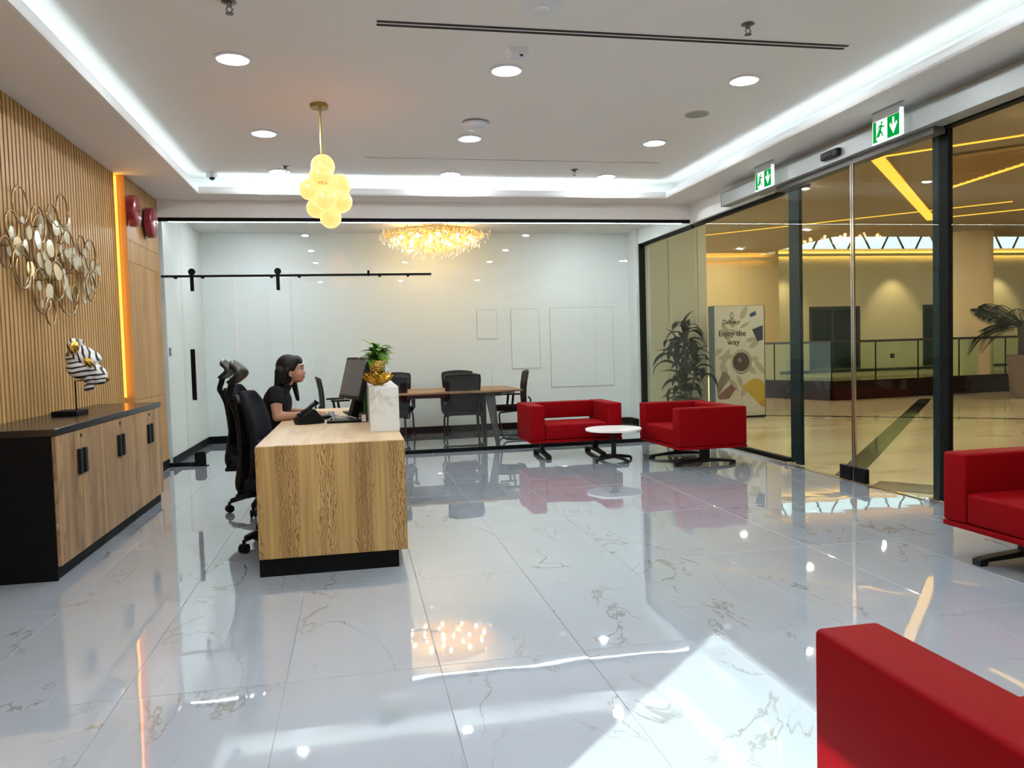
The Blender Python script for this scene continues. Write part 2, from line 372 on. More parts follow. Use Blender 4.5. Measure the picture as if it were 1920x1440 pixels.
struct(obj('baseboard_left', b2(B(), (-2.155, YG+.02, 0), (-2.141, YB-.014, .105)), black), 'black skirting along the meeting room left wall', 'baseboard')
struct(obj('baseboard_right', b2(B(), (4.386, 11.83, 0), (4.40, YB-.014, .105)), black), 'short black skirting in the meeting room right corner', 'baseboard')
# flush wall boards on the meeting room wall
for (x0, x1, z0, z1, lb) in ((1.895, 2.222, 1.444, 1.9, 'small blank white board flush on back wall, leftmost of the three'), (2.441, 2.905, .958, 1.905, 'tall blank white board flush on back wall, middle of the three'), (3.076, 4.136, .639, 1.916, 'large blank white board flush on back wall, rightmost of the three')):
    t = thing('wall_board', lb, 'board', ((x0+x1)/2, YB, z0), 0, 'flush boards on the meeting room wall')
    hw, hh = (x1-x0)/2, z1-z0
    obj('board', b2(B(), (-hw+.006, -.010, .006), (hw-.006, 0, hh-.006), .002, 1), wallw, t)
    bm = B(); b2(bm, (-hw, -.008, 0), (-hw+.006, 0, hh)); b2(bm, (hw-.006, -.008, 0), (hw, 0, hh)); b2(bm, (-hw, -.008, 0), (hw, 0, .006)); b2(bm, (-hw, -.008, hh-.006), (hw, 0, hh))
    obj('edge_trim', bm, steel, t)
# ceiling: soffit ring, lip, trough, raised tray
LX0, LX1, LY0, LY1 = -1.655, 3.925, .9, 9.44
TR = .26
bm = B()
def ring(bm, x0, x1, y0, y1, X0, X1, Y0, Y1, z0, z1):
    b2(bm, (X0, Y0, z0), (x0, Y1, z1)); b2(bm, (x1, Y0, z0), (X1, Y1, z1)); b2(bm, (x0, Y0, z0), (x1, y0, z1)); b2(bm, (x0, y1, z0), (x1, Y1, z1))
ring(bm, LX0, LX1, LY0, LY1, -2.45, 4.56, YN-.1, YG+.02, ZS, ZS+.02)
ce = struct(obj('ceiling', bm, ceilm), 'white plasterboard ceiling with a recessed lit tray', 'ceiling')
obj('tray_ceiling', b2(B(), (LX0-TR, LY0-TR, ZC), (LX1+TR, LY1+TR, ZC+.05)), ceilm, ce)
bm = B(); t_ = .018; ring(bm, LX0, LX1, LY0, LY1, LX0-t_, LX1+t_, LY0-t_, LY1+t_, ZS-.001, ZS+.078); obj('cove_lip', bm, covem, ce)
bm = B(); ring(bm, LX0-TR, LX1+TR, LY0-TR, LY1+TR, LX0-TR-.03, LX1+TR+.03, LY0-TR-.03, LY1+TR+.03, ZS+.006, ZC+.03); obj('cove_back', bm, covem, ce)
struct(obj('ceiling', b2(B(), (-2.6, YN-.2, 3.60), (4.63, YB+.15, 3.70)), white), 'structural slab over the lobby and meeting room', 'ceiling')  # unseen lid, added to block sun and sky over the rooms
struct(obj('trim_5', b2(B(), (4.58, YN-.2, ZS), (4.63, YB+.15, 3.60)), white), 'wall strip between lobby ceiling and slab', 'trim')  # unseen, added to seal the gap where sun leaked into the mall
struct(obj('trim_6', b2(B(), (-2.6, YN-.2, ZS), (-2.44, YB+.15, 3.60)), white), 'wall strip above the left wall', 'trim')  # unseen, added to seal the left side under the slab against daylight
cl = thing('led_strip', 'white light strip hidden in the ceiling cove', 'light strip')
bm = B(); q = .024; z = ZS+.020
for a, c_ in (((LX0-q-.022, LY0-q, z), (LX0-q, LY1+q, z+.008)), ((LX1+q, LY0-q, z), (LX1+q+.022, LY1+q, z+.008)), ((LX0-q, LY0-q-.022, z), (LX1+q, LY0-q, z+.008)), ((LX0-q, LY1+q, z), (LX1+q, LY1+q+.022, z+.008))): b2(bm, a, c_)
obj('strip', bm, e_cove, cl)
struct(obj('ceiling', b2(B(), (-2.45, YG-.02, 3.10), (4.6, YB+.1, 3.14)), ceilm), 'plain white ceiling of the meeting room', 'ceiling')
struct(obj('trim_1', b2(B(), (-2.3, YG-.04, 2.925), (4.52, YG+.06, ZS)), white), 'white bulkhead above the meeting room glazing', 'trim')
struct(obj('trim_2', b2(B(), (4.42, 8.0, 2.87), (4.6, YG-.04, ZS)), white), 'white bulkhead above the far side glazing', 'trim')
struct(obj('trim_3', b2(B(), (4.46, YN, 2.99), (4.6, 8.0, ZS)), white), 'white bulkhead above the sliding entrance doors', 'trim')
# meeting-room partition: frameless panes, black head and base channels
pw = struct(thing('window_2', 'frameless glass partition', 'window'), 'frameless glass partition between lobby and meeting room', 'glass partition')
px = [-2.19, -1.96, -.74, .48, 1.70, 2.93, 4.16, 4.50]
for i in range(7):
    if i == 1: continue
    o = obj('pane', b2(B(), (px[i]+.0015, -.006, -1.43), (px[i+1]-.0015, .006, 1.43)), gl_part, pw, loc=(0, YG, 1.47), rot=(-.0055, 0, 0))
o = obj('pane', b2(B(), (px[1]+.002, -.006, -.31), (px[2]-.002, .006, .31)), gl_part, pw, loc=(0, YG, 2.58), rot=(-.0055, 0, 0))
obj('head_channel', b2(B(), (-2.19, YG-.025, 2.885), (4.5, YG+.025, 2.925)), black, pw)
bm = B(); b2(bm, (-.74, YG-.022, 0), (4.47, YG+.022, .045)); obj('base_channel', bm, black, pw)
obj('base_channel', b2(B(), (-2.19, YG-.022, 0), (-1.9, YG+.022, .045)), black, pw)
# sliding glass door on a barn-style rail
YD = YG-.055
d1 = struct(thing('door_1', 'glass barn door', 'door'), 'clear glass sliding door hung from a black barn rail', 'sliding door')
obj('pane', b2(B(), (-1.97, YD-.005, .02), (-.72, YD+.005, 2.20)), gl_part, d1)
h_ = obj('handle', b2(B(), (-1.885, YD-.05, .785), (-1.835, YD-.028, 1.385), .004, 1), black, d1)
bm = B(); cyl(bm, (-1.86, YD-.016, .85), .008, .03, 10, 'Y'); cyl(bm, (-1.86, YD-.016, 1.32), .008, .03, 10, 'Y'); obj('standoff', bm, black, h_)
for x in (-1.832, -.864):
    bm = B(); cyl(bm, (x, YD-.03, 2.285), .04, .018, 24, 'Y', .003); rl = obj('roller', bm, black, d1, True)
    bm = B(); b2(bm, (x-.02, YD-.048, 2.06), (x+.02, YD-.03, 2.28), .003, 1); cyl(bm, (x, YD-.05, 2.12), .014, .012, 12, 'Y'); cyl(bm, (x, YD-.05, 2.18), .014, .012, 12, 'Y'); obj('hanger', bm, black, rl)
rail = tag(obj('door_rail', cyl(B(), ((-2.17+.965)/2, YD-.03, 2.235), .014, .965+2.17, 12, 'X'), black), 'slim black round rail carrying the sliding glass door', 'rail')
for x in (-2.02, -1.72, -.94, -.62, .2, .335, .68):
    bm = B()
    if x == .2: bx(bm, (x, YD-.03, 2.252), (.03, .035, .07), None, .006)
    else: cyl(bm, (x, YD-.002, 2.225), .018, .075, 12, 'Y', .004)
    obj('stop' if x == .2 else 'standoff', bm, black, rail)
t = tag(obj('floor_guide', prism(B(), [(-.06, 0), (.06, 0), (.06, .15), (.04, .17), (-.04, .17), (-.06, .15)], 'Y', YD-.03, YD+.03), black), 'small black floor guide for the sliding glass door', 'door guide'); t.location = (-1.835, 0, 0)
obj('base_plate', b2(B(), (-.085, YD-.04, -.0), (.09, YD+.04, .006)), black, t)
hs = thing('led_strip', 'thin white light strip behind the black head channel, in the meeting room', 'light strip', (0, YG+.085, 2.885))
obj('diffuser', b2(B(), (-2.1, -.006, 0.004), (4.35, .006, .012)), emis('head_led', (.88, .98, 1), 28), hs); obj('channel', b2(B(), (-2.12, -.016, .0122), (4.37, .016, .04)), steel, hs)
# small switch on the meeting-room left wall
t = thing('wall_switch', 'small grey switch on the white meeting room side wall', 'switch', (-2.155, 9.98, 1.36))
obj('plate', b2(B(), (0, -.04, -.05), (.012, .04, .05), .002, 1), P('switch_grey', (.16, .18, .18), .4), t); obj('rocker', b2(B(), (.012, -.02, -.03), (.018, .02, .03), .001, 1), steel, t)
# ================================================================== FACADE (right)
fc = struct(thing('window_3', 'glass facade', 'window'), 'full height glazing towards the mall, framed in black', 'glass facade')
py = [7.33, 8.00, 8.66, YG-.03]
for a, c_ in ((7.55, 8.63), (8.635, YG-.03), (YG+.03, 10.85), (10.855, 11.78)):
    obj('pane', b2(B(), (XR-.006, a, .04), (XR+.006, c_, 2.835)), gl_fac, fc)
obj('base_channel', b2(B(), (XR-.03, 7.55, 0), (XR+.03, YG-.03, .045)), black, fc); obj('base_channel', b2(B(), (XR-.03, YG+.03, 0), (XR+.03, 11.83, .045)), black, fc)
obj('head_channel', b2(B(), (XR-.03, 7.2, 2.83), (XR+.03, YG-.03, 2.872)), black, fc); obj('head_channel', b2(B(), (XR-.03, YG+.03, 2.83), (XR+.03, 11.83, 2.872)), black, fc)
obj('jamb', b2(B(), (XR-.06, 11.78, 0), (XR+.03, 11.83, 2.872)), black, fc)
tealb = P('teal_black', (.006, .016, .019), .5, spec=.15)
for y0, y1 in ((7.35, 7.545), (5.385, 5.46)):
    obj('post', b2(B(), (4.49, y0, 0), (4.53, y1, 2.9), .004, 1), tealb, fc)
obj('post', b2(B(), (4.485, 5.285, 0), (4.53, 5.38, 2.96), .004, 1), black, fc)
obj('pane', b2(B(), (XR-.006, YN, .04), (XR+.006, 5.285, 2.88)), gl_fac, fc)
obj('base_channel', b2(B(), (XR-.03, YN, 0), (XR+.03, 5.285, .045)), black, fc)
obj('head_channel', b2(B(), (XR-.05, YN, 2.875), (XR+.03, 5.285, 2.945)), black, fc)
obj('head_trim', b2(B(), (XR-.055, YN, 2.945), (XR-.02, 5.285, 2.965)), steel, fc)
# sliding entrance doors
d2 = struct(thing('door_2', 'sliding doors', 'door'), 'pair of frameless glass sliding entrance doors', 'sliding door')
XD = 4.375
for (y0, y1, ly) in ((6.31, 7.42, 6.41), (5.25, 6.295, 6.205)):
    p_ = obj('door_leaf', b2(B(), (XD-.005, y0, .012), (XD+.005, y1, 2.83)), gl_fac, d2)
    obj('edge_strip', b2(B(), (XD-.009, y0 if y0 > 6 else y1-.014, .012), (XD+.009, y0+.014 if y0 > 6 else y1, 2.83)), chrome, p_)
    obj('patch_lock', b2(B(), (XD-.02, ly-.085, .012), (XD+.02, ly+.085, .14), .003, 1), black, p_)
obj('door_header', b2(B(), (XD-.012, 5.29, 2.835), (XR-.035, 7.55, 2.888)), P('header_grey', (.07, .062, .055), .45), d2)
for y in (7.37, 5.34): obj('guide_shoe', b2(B(), (XD-.045, y-.035, 0), (XD+.045, y+.035, .035), .003, 1), chrome, d2)
obj('guide_track', b2(B(), (XD-.03, 7.4, 0), (XD-.012, YG-.06, .02)), chrome, d2)
obj('threshold', b2(B(), (XD-.01, 5.3, -.004), (XD+.02, 7.3, .004)), brass, d2)
op = thing('door_operator', 'long grey automatic door operator box above the sliding doors', 'door operator', (0, 0, 0))
obj('cover', b2(B(), (4.30, 3.2, 2.888), (4.46, 8.68, 3.045), .004, 1), P('operator_grey', (.30, .315, .30), .4, .2), op)
obj('end_cap', b2(B(), (4.298, 8.68, 2.886), (4.46, 8.688, 3.047)), P('cap_grey', (.3, .31, .3), .4), op)
t = thing('motion_sensor', 'black motion sensor on the door operator box', 'sensor', (4.30, 6.47, 2.957))
obj('housing', bx(B(), (-.025, 0, 0), (.05, .26, .07), None, .015, 3), blackp, t); obj('lens', bx(B(), (-.052, .0, -.005), (.006, .12, .03), None, .002), P('sensor_lens', (.02, .02, .03), .1), t)
# ================================================================== MALL
mall_wall = P('mall_wall_paint', (.70, .69, .46), .7); mall_gold = P('mall_gold_wall', (.60, .46, .23), .6); mall_ceil = P('mall_ceiling', (.36, .275, .165), .8)
mall_panel = P('mall_panel', (.55, .53, .42), .5)
fm = struct(obj('floor', b2(B(), (4.45, -6, -.12), (30, 26, -.002)), mallfl), 'beige marble floor of the mall beyond the glass', 'floor')
def strip(p, q, w0):
    p, q = Vector((*p, 0)), Vector((*q, 0)); d = (q-p).normalized(); n_ = Vector((-d.y, d.x, 0))*w0/2
    return prism(B(), [tuple((p+n_)[:2]), tuple((p-n_)[:2]), tuple((q-n_)[:2]), tuple((q+n_)[:2])], 'Z', -.003, .0012)
obj('stone_band', strip((4.50, 6.60), (11.55, 14.25), .22), blackst, fm)
obj('stone_band', strip((5.0, 13.95), (10.6, 9.65), .14), blackst, fm)
obj('stone_band', strip((4.46, 6.15), (6.2, 4.0), .42), blackst, fm)
wm = struct(obj('wall_mall', b2(B(), (5.5, 25, 0), (30, 25.3, 4.40)), mall_wall), 'far cream wall of the mall with dark windows', 'wall')
struct(obj('wall_mall', b2(B(), (4.62, 19.5, 0), (11.2, 19.7, 3.6)), mall_gold), 'golden wall of the mall left of the railing', 'wall')
struct(obj('wall_mall', b2(B(), (29.8, -6, 0), (30, 25, 4.9)), mall_wall), 'far right side wall of the mall', 'wall')  # out of view, added so world light does not flood the mall
struct(obj('wall_mall', b2(B(), (4.62, -6.2, 0), (30, -6, 4.9)), mall_wall), 'near end wall of the mall', 'wall')  # out of view, added to shut world light out at this end
wp = struct(obj('wall_mall', b2(B(), (4.62, 12.93, 0), (6.1, 13.1, 3.6)), mall_panel), 'pale panelled wall stub beside the meeting room', 'wall')
for a, c_ in ((4.62, 5.39), (5.395, 5.93), (5.935, 6.1)):
    for z0, z1 in ((0.002, 1.78), (1.784, 3.59)): obj('panel', b2(B(), (a+.002, 12.915, z0), (c_-.002, 12.93, z1), .002, 1), mall_panel, wp)
struct(obj('baseboard_mall', b2(B(), (11.2, 24.97, .10), (30, 25, .19)), P('mall_skirting', (.03, .05, .04), .4)), 'dark skirting on the far mall wall', 'baseboard')
struct(obj('wall_mall', b2(B(), (11.2, 19.5, 0), (11.3, 25, 4.9)), mall_gold), 'return wall of the mall atrium', 'wall')
# mall ceiling (three pieces round the atrium opening) and the atrium's higher roof
bm = B(); b2(bm, (4.62, -6, 3.6), (30, 16.1, 3.7)); b2(bm, (4.62, 16.1, 3.6), (10.75, 19.7, 3.7))
mc = struct(obj('ceiling', bm, mall_ceil), 'beige brown mall ceiling with golden light lines', 'ceiling')
bm = B(); b2(bm, (10.75, 16.0, 4.9), (30, 25.3, 5.0)); b2(bm, (10.75, 16.0, 3.7), (30, 16.1, 4.9)); b2(bm, (10.65, 16.1, 3.7), (10.75, 19.5, 4.9))
struct(obj('ceiling', bm, mall_ceil), 'raised roof over the mall atrium', 'ceiling')
def lineb(p, q, w0, z0, z1):
    p, q = Vector((*p, 0)), Vector((*q, 0)); d = (q-p).normalized(); n_ = Vector((-d.y, d.x, 0))*w0/2
    return prism(B(), [tuple((p+n_)[:2]), tuple((p-n_)[:2]), tuple((q-n_)[:2]), tuple((q+n_)[:2])], 'Z', z0, z1)
G = 'golden light lines in the mall ceiling'
for p, q, w0, lb in (((6.62, 9.03), (11.3, 13.75), .17, 'broad golden light trough running diagonally across the mall ceiling'),
                     ((7.3, 16.03), (11.3, 11.8), .05, 'thin golden light line crossing the broad trough in the mall ceiling'),
                     ((6.62, 9.03), (8.4, 7.1), .06, 'thin golden light line nearest the entrance doors'),
                     ((11.4, 13.4), (14.5, 10.2), .06, 'thin golden light line beside the round mall column')):
    t = thing('ceiling_light_line', lb, 'ceiling light', (0, 0, 0), 0, G)
    obj('diffuser', lineb(p, q, w0, 3.583, 3.599), e_mall, t); obj('edge_trim', lineb(p, q, w0+.05, 3.592, 3.6), P('gold_trim', (.5, .3, .08), .4), t)
cv = thing('ceiling_light_line', 'golden cove glow along the top of the far mall wall', 'ceiling light', (0, 0, 0), 0, G)
obj('diffuser', b2(B(), (11.4, 24.78, 4.20), (29, 24.83, 4.22)), emis('mall_cove', (1, .58, .14), 22), cv); obj('valance', b2(B(), (11.3, 24.70, 4.16), (29, 24.84, 4.195)), mall_wall, cv)
obj('lip', b2(B(), (11.3, 24.70, 4.195), (29, 24.715, 4.245)), mall_wall, cv)
cv = thing('ceiling_light_line', 'golden cove glow along the golden mall wall left of the railing', 'ceiling light', (0, 0, 0), 0, G)
obj('diffuser', b2(B(), (6, 19.30, 3.46), (11, 19.34, 3.48)), emis('mall_cove_b', (1, .55, .12), 14), cv); obj('valance', b2(B(), (5.5, 19.25, 3.42), (11.1, 19.36, 3.455)), mall_gold, cv)
obj('lip', b2(B(), (5.5, 19.25, 3.455), (11.1, 19.262, 3.505)), mall_gold, cv)
# slatted timber soffit
t = thing('timber_soffit', 'slatted golden timber ceiling panel in the mall at upper right', 'ceiling panel')
A_, B_, C_ = Vector((7.5, 8.85)), Vector((9.0, 10.6)), Vector((8.66, 7.6))
bm = B(); prism(bm, [tuple(A_), tuple(B_), tuple(C_)], 'Z', 3.575, 3.598); obj('backing', bm, P('timber_dark', (.20, .11, .03), .5), t)
bm = B(); d_ = (B_-A_)
for i in range(22):
    s_ = (i+.5)/22; p = A_+d_*s_; q = C_+(B_-C_)*s_; w_ = (q-p).normalized(); nn = Vector((-w_.y, w_.x))*.022
    prism(bm, [tuple(p+nn), tuple(p-nn), tuple(q-nn), tuple(q+nn)], 'Z', 3.545, 3.576)
o = obj('slats', bm, P('timber_gold', (.52, .30, .09), .45), t); o['kind'] = 'stuff'
obj('edge_light', lineb(B_, C_, .09, 3.54, 3.575), e_mall, t)
# clerestory with V struts at the far side
cs = struct(thing('window_4', 'clerestory', 'window'), 'clerestory skylight strip with V struts above the far mall wall', 'skylight')
obj('pane', b2(B(), (11.3, 25.14, 4.4), (29.8, 25.15, 4.9)), glass('sky_glass', (.95, 1, 1), .04), cs)
obj('sill', b2(B(), (11.3, 24.9, 4.33), (29.8, 25.3, 4.42)), P('sill_grey', (.3, .3, .25), .6), cs)
x = 14.6; k = 0
while x < 29.5:
    w_ = .42 if k % 2 == 0 else .32
    bm = B(); s_ = .13 if k % 2 == 0 else -.13
    tube(bm, [(x-s_, 25.05, 4.42), (x+s_, 25.05, 4.9)], .035, 8); obj('strut', bm, P('strut_grey', (.06, .07, .06), .5) if k == 0 else MATS['strut_grey'], cs); x += .74 if k % 2 else .62; k += 1
# dark windows in the far wall
dkw = P('dark_window', (.012, .03, .034), .15); dkf = P('dark_frame', (.03, .045, .045), .4)
for i, (x0, x1) in enumerate(((15.63, 17.6), (20.155, 22.2), (25, 27))):
    w_ = struct(thing('window_%d' % (5+i), 'dark window', 'window'), ['dark two pane window in far mall wall, left of the door seam', 'dark two pane window in far mall wall, behind the black post', 'dark two pane window in far mall wall, beyond the column'][i], 'window')
    obj('frame', b2(B(), (x0, 24.96, .22), (x1, 25, 2.42)), dkf, w_); mx_ = x0+(x1-x0)*.45
    obj('pane', b2(B(), (x0+.08, 24.945, .30), (mx_-.05, 24.962, 2.30)), dkw, w_); obj('pane', b2(B(), (mx_+.05, 24.945, .30), (x1-.12, 24.962, 2.30)), dkw, w_)
t = thing('wall_socket', 'tiny dark socket on the far mall wall behind the railing', 'socket', (18.9, 25, .62)); obj('plate', b2(B(), (-.08, -.02, -.08), (.08, 0, .08), .005, 1), black, t); obj('cover', b2(B(), (-.05, -.026, -.05), (.05, -.02, .05)), dkf, t)
# railing round the atrium
rl = thing('balustrade', 'glass balustrade with dark handrail and black kerb round the atrium', 'railing')
K = [(8.75, 17.6), (9.77, 14.82), (13.1, 15.12), (17, 15.45)]
kerbm = P('kerb_dark', (.018, .006, .006), .2, spec=.3)
for i in range(3):
    p, q = Vector(K[i]), Vector(K[i+1]); 
    obj('kerb', lineb(p, q, .12, 0, .40), kerbm, rl)
    obj('handrail', lineb(p, q, .07, 1.20, 1.25), P('handrail_brown', (.035, .025, .02), .35) if i == 0 else MATS['handrail_brown'], rl)
    L_ = (q-p).length; n_ = max(1, round(L_/1.25))
    for j in range(n_):
        a = p+(q-p)*(j/n_); c_ = p+(q-p)*((j+1)/n_); d_ = (c_-a).normalized()*.008
        obj('pane', lineb(a+d_, c_-d_, .012, .40, 1.20), gl_rail, rl)
        bm = B(); tube(bm, [(a.x, a.y, .38), (a.x, a.y, 1.21)], .014, 8); obj('post', bm, black, rl)
# round column and tall palm planter
cm = marble('column_stone', (.78, .60, .36), (.58, .40, .2), (.70, .52, .28), .8, .5, 0, .02)
bm = B(); lathe(bm, [(.62, 0), (.62, .28), (.60, .30), (.60, 3.6)], 48, (13.75, 15.75, 0)); struct(obj('trim_4', bm, cm, None, True), 'round cream stone column in the mall', 'column')
# advert stand
ad = thing('advert_stand', 'tall white advert stand printed with a coffee cup and bottle', 'advert stand', (6.385, 12.30, 0), 0)
obj('body', b2(B(), (-.455, 0, .02), (.455, .22, 1.90)), P('stand_side', (.10, .13, .14), .5), ad)
obj('base', b2(B(), (-.46, -.02, 0), (.46, .24, .022)), black, ad)
obj('print_panel', b2(B(), (-.45, -.012, .03), (.45, 0, 1.893)), P('print_white', (.50, .485, .42), .5), ad)
obj('frame', b2(B(), (.45, -.014, .02), (.464, .02, 1.90)), P('stand_frame', (.05, .05, .05), .5), ad)
leafp = P('print_shadow', (.33, .31, .235), .5)
def flat(name, poly, mat, y, par=ad, th=.0006):
    return obj(name, prism(B(), poly, 'Y', y-th, y), mat, par)
def ellp(cx, cz, rx, rz, rot=0, n=28):
    return [(cx+rx*math.cos(2*PI*i/n)*math.cos(rot)-rz*math.sin(2*PI*i/n)*math.sin(rot), cz+rx*math.cos(2*PI*i/n)*math.sin(rot)+rz*math.sin(2*PI*i/n)*math.cos(rot)) for i in range(n)]
def leafpoly(x, z, L, w, a):
    pts = []
    for i in range(9): s_ = i/8; pts.append((s_*L, w*math.sin(PI*s_**.8)))
    for i in range(7, 0, -1): s_ = i/8; pts.append((s_*L, -w*math.sin(PI*s_**.8)))
    return [(max(-.448, min(.448, x+p*math.cos(a)-q*math.sin(a))), z+p*math.sin(a)+q*math.cos(a)) for p, q in pts]
# pixel -> panel: zoom crop u 250..815 spans -0.45..0.45, v 80..1330 spans 1.893..0.03
def ap(u, v): return (-.45+(u-250)/565*.9, 1.893-(v-80)/1250*1.863)
for k, (u, v, L, w, a) in enumerate(((545, 240, .30, .05, 1.1), (540, 330, .2, .03, .5), (460, 330, .22, .06, 1.7), (420, 480, .35, .07, 2.0), (340, 560, .32, .05, 3.6), (420, 560, .42, .05, 4.2), (330, 700, .42, .06, 4.9), (460, 640, .3, .05, 3.3), (640, 560, .3, .05, .6), (600, 480, .25, .04, .2), (700, 700, .34, .05, -.9), (400, 900, .3, .05, 5.4), (500, 860, .25, .045, 5.1), (600, 1000, .2, .05, 4.2), (720, 860, .3, .05, 2.4), (560, 420, .28, .04, 2.7), (310, 980, .25, .05, 1.2))):
    flat('printed_leaf', leafpoly(*ap(u, v), L, w, a), leafp, -.0121-.0001*k)
flat('printed_cup', ellp(*ap(548, 715), .185, .205), P('print_cup_shadow', (.10, .07, .05), .5), -.0145)
flat('printed_cup', ellp(*ap(545, 712), .178, .195), P('print_cup', (.36, .31, .25), .5), -.0152)
flat('printed_coffee', ellp(*ap(545, 715), .155, .16), P('print_coffee', (.045, .022, .014), .4), -.0159)
flat('printed_foam', ellp(*ap(528, 695), .03, .04), P('print_foam', (.2, .18, .16), .5), -.0166)
flat('printed_handle', [ap(655, 660), ap(730, 655), ap(745, 680), ap(740, 705), ap(668, 715), ap(660, 690)], MATS['print_cup'], -.0152)
flat('printed_bottle', [ap(655, 200), ap(725, 190), ap(760, 250), ap(795, 310), ap(800, 640), ap(740, 480), ap(680, 340), ap(650, 280)], P('print_bottle', (.46, .48, .47), .4), -.0145)
flat('printed_cap', [ap(645, 175), ap(715, 140), ap(727, 185), ap(660, 212)], P('print_blue', (.01, .05, .22), .4), -.0152)
flat('printed_label', [ap(676, 350), ap(798, 305), ap(800, 470), ap(735, 490)], P('print_navy', (.015, .022, .05), .4), -.0152)
flat('printed_bar', [ap(262, 980), ap(330, 825), ap(370, 820), ap(420, 890), ap(350, 980), ap(270, 1090)], P('print_wrapper', (.17, .13, .11), .4), -.0145)
flat('printed_bar', [ap(270, 1090), ap(400, 985), ap(430, 960), ap(480, 1020), ap(400, 1130), ap(290, 1135)], P('print_wrapper_dark', (.16, .075, .055), .4), -.0146)
flat('printed_lemon', [ap(552, 1000), ap(640, 930), ap(700, 905), ap(760, 915), ap(812, 970), ap(815, 1235), ap(790, 1240), ap(730, 1185), ap(640, 1090)], P('print_yellow', (.42, .30, .02), .4), -.0145)
flat('printed_lemon', [ap(730, 1185), ap(800, 1160), ap(815, 1235), ap(790, 1240)], P('print_orange', (.38, .20, .02), .4), -.0152)
inkm = P('print_ink', (.03, .025, .02), .6); inkg = P('print_ink_grey', (.13, .12, .10), .6)
def adtext(body, u, v, size, mat, sx=1): 
    p = ap(u, v); return text('lettering', body, size, mat, ad, (p[0], -.0182, p[1]), (PI/2, 0, 0), sx=sx, bold=.012)
adtext('Dallmayr', 440, 262, .105, inkm, .85); adtext('Enjoy the', 445, 392, .135, inkm, .98); adtext('way', 460, 490, .135, inkm, 1.05)
flat('emblem', ellp(*ap(443, 195), .03, .028), inkg, -.0167); flat('emblem', ellp(*ap(443, 195), .022, .02), MATS['print_white'], -.0174)
for k in range(5):
    a = PI*k/4; p = ap(443, 195); flat('emblem', [(p[0]+math.cos(a)*.03, p[1]+math.sin(a)*.03), (p[0]+math.cos(a-.2)*.05, p[1]+math.sin(a-.2)*.05), (p[0]+math.cos(a+.2)*.05, p[1]+math.sin(a+.2)*.05)], inkg, -.0167)
flat('emblem', [ap(425, 165), ap(460, 165), ap(455, 150), ap(443, 158), ap(431, 150)], inkg, -.0167)
flat('emblem', [ap(428, 215), ap(458, 215), ap(443, 228)], inkg, -.0167)
# ================================================================== CABINETS (left)
cabX0, cabX1, cabY0, cabY1, cabZ = -2.245, -1.742, 5.027, 7.585, .885
LBL = ['oak fronted storage cabinet nearest the viewer, with black end panel', 'middle oak fronted storage cabinet under the black counter', 'far oak fronted storage cabinet beside the light strip']
uw = (cabY1-cabY0)/3
lockm = P('lock_black', (.02, .015, .015), .3, .3)
for i in range(3):
    y0 = cabY0+i*uw
    t = thing('storage_cabinet', LBL[i], 'cabinet', (cabX0, y0, 0), 0, 'row of oak storage cabinets')
    D_ = cabX1-cabX0
    e0 = .035 if i == 0 else 0; 
    obj('carcass', b2(B(), (0, .0015, .075), (D_-.022, uw-.0015, cabZ-.03)), black, t)
    obj('plinth', b2(B(), (0, .002, 0), (D_-.030, uw-.002, .075)), black, t)
    if i == 0: obj('end_panel', b2(B(), (0, -.012, 0), (D_-.018, .0015, cabZ-.03)), black, t)
    for s in (0, 1):
        a, c_ = (.002, uw/2-.0015) if s == 0 else (uw/2+.0015, uw-.002)
        d_ = obj('door', b2(B(), (D_-.021, a, .082), (D_, c_, cabZ-.034), .0015, 1), oakc, t)
        hy = uw/2+(-.045 if s == 0 else .045)
        bm = B(); b2(bm, (D_, hy-.024, .575), (D_+.022, hy+.024, .735), .002, 1); obj('handle', bm, blackm, d_)
        if s == 1: obj('lock', cyl(B(), (D_+.003, uw/2+.02, .815), .014, .008, 16, 'X', .002), lockm, d_)
        else: obj('hinge_cover', b2(B(), (D_-.02, a-.0005, .3), (D_-.005, a+.0002, .34)), steel, d_)
ct = tag(obj('counter_top', b2(B(), (XL+.004, cabY0-.016, cabZ-.0295), (cabX1+.004, cabY1+.006, cabZ+.012), .0015, 1), P('counter_black', (.010, .010, .012), .22)), 'long black counter top running over the oak cabinets', 'counter top')
CT = cabZ+.012
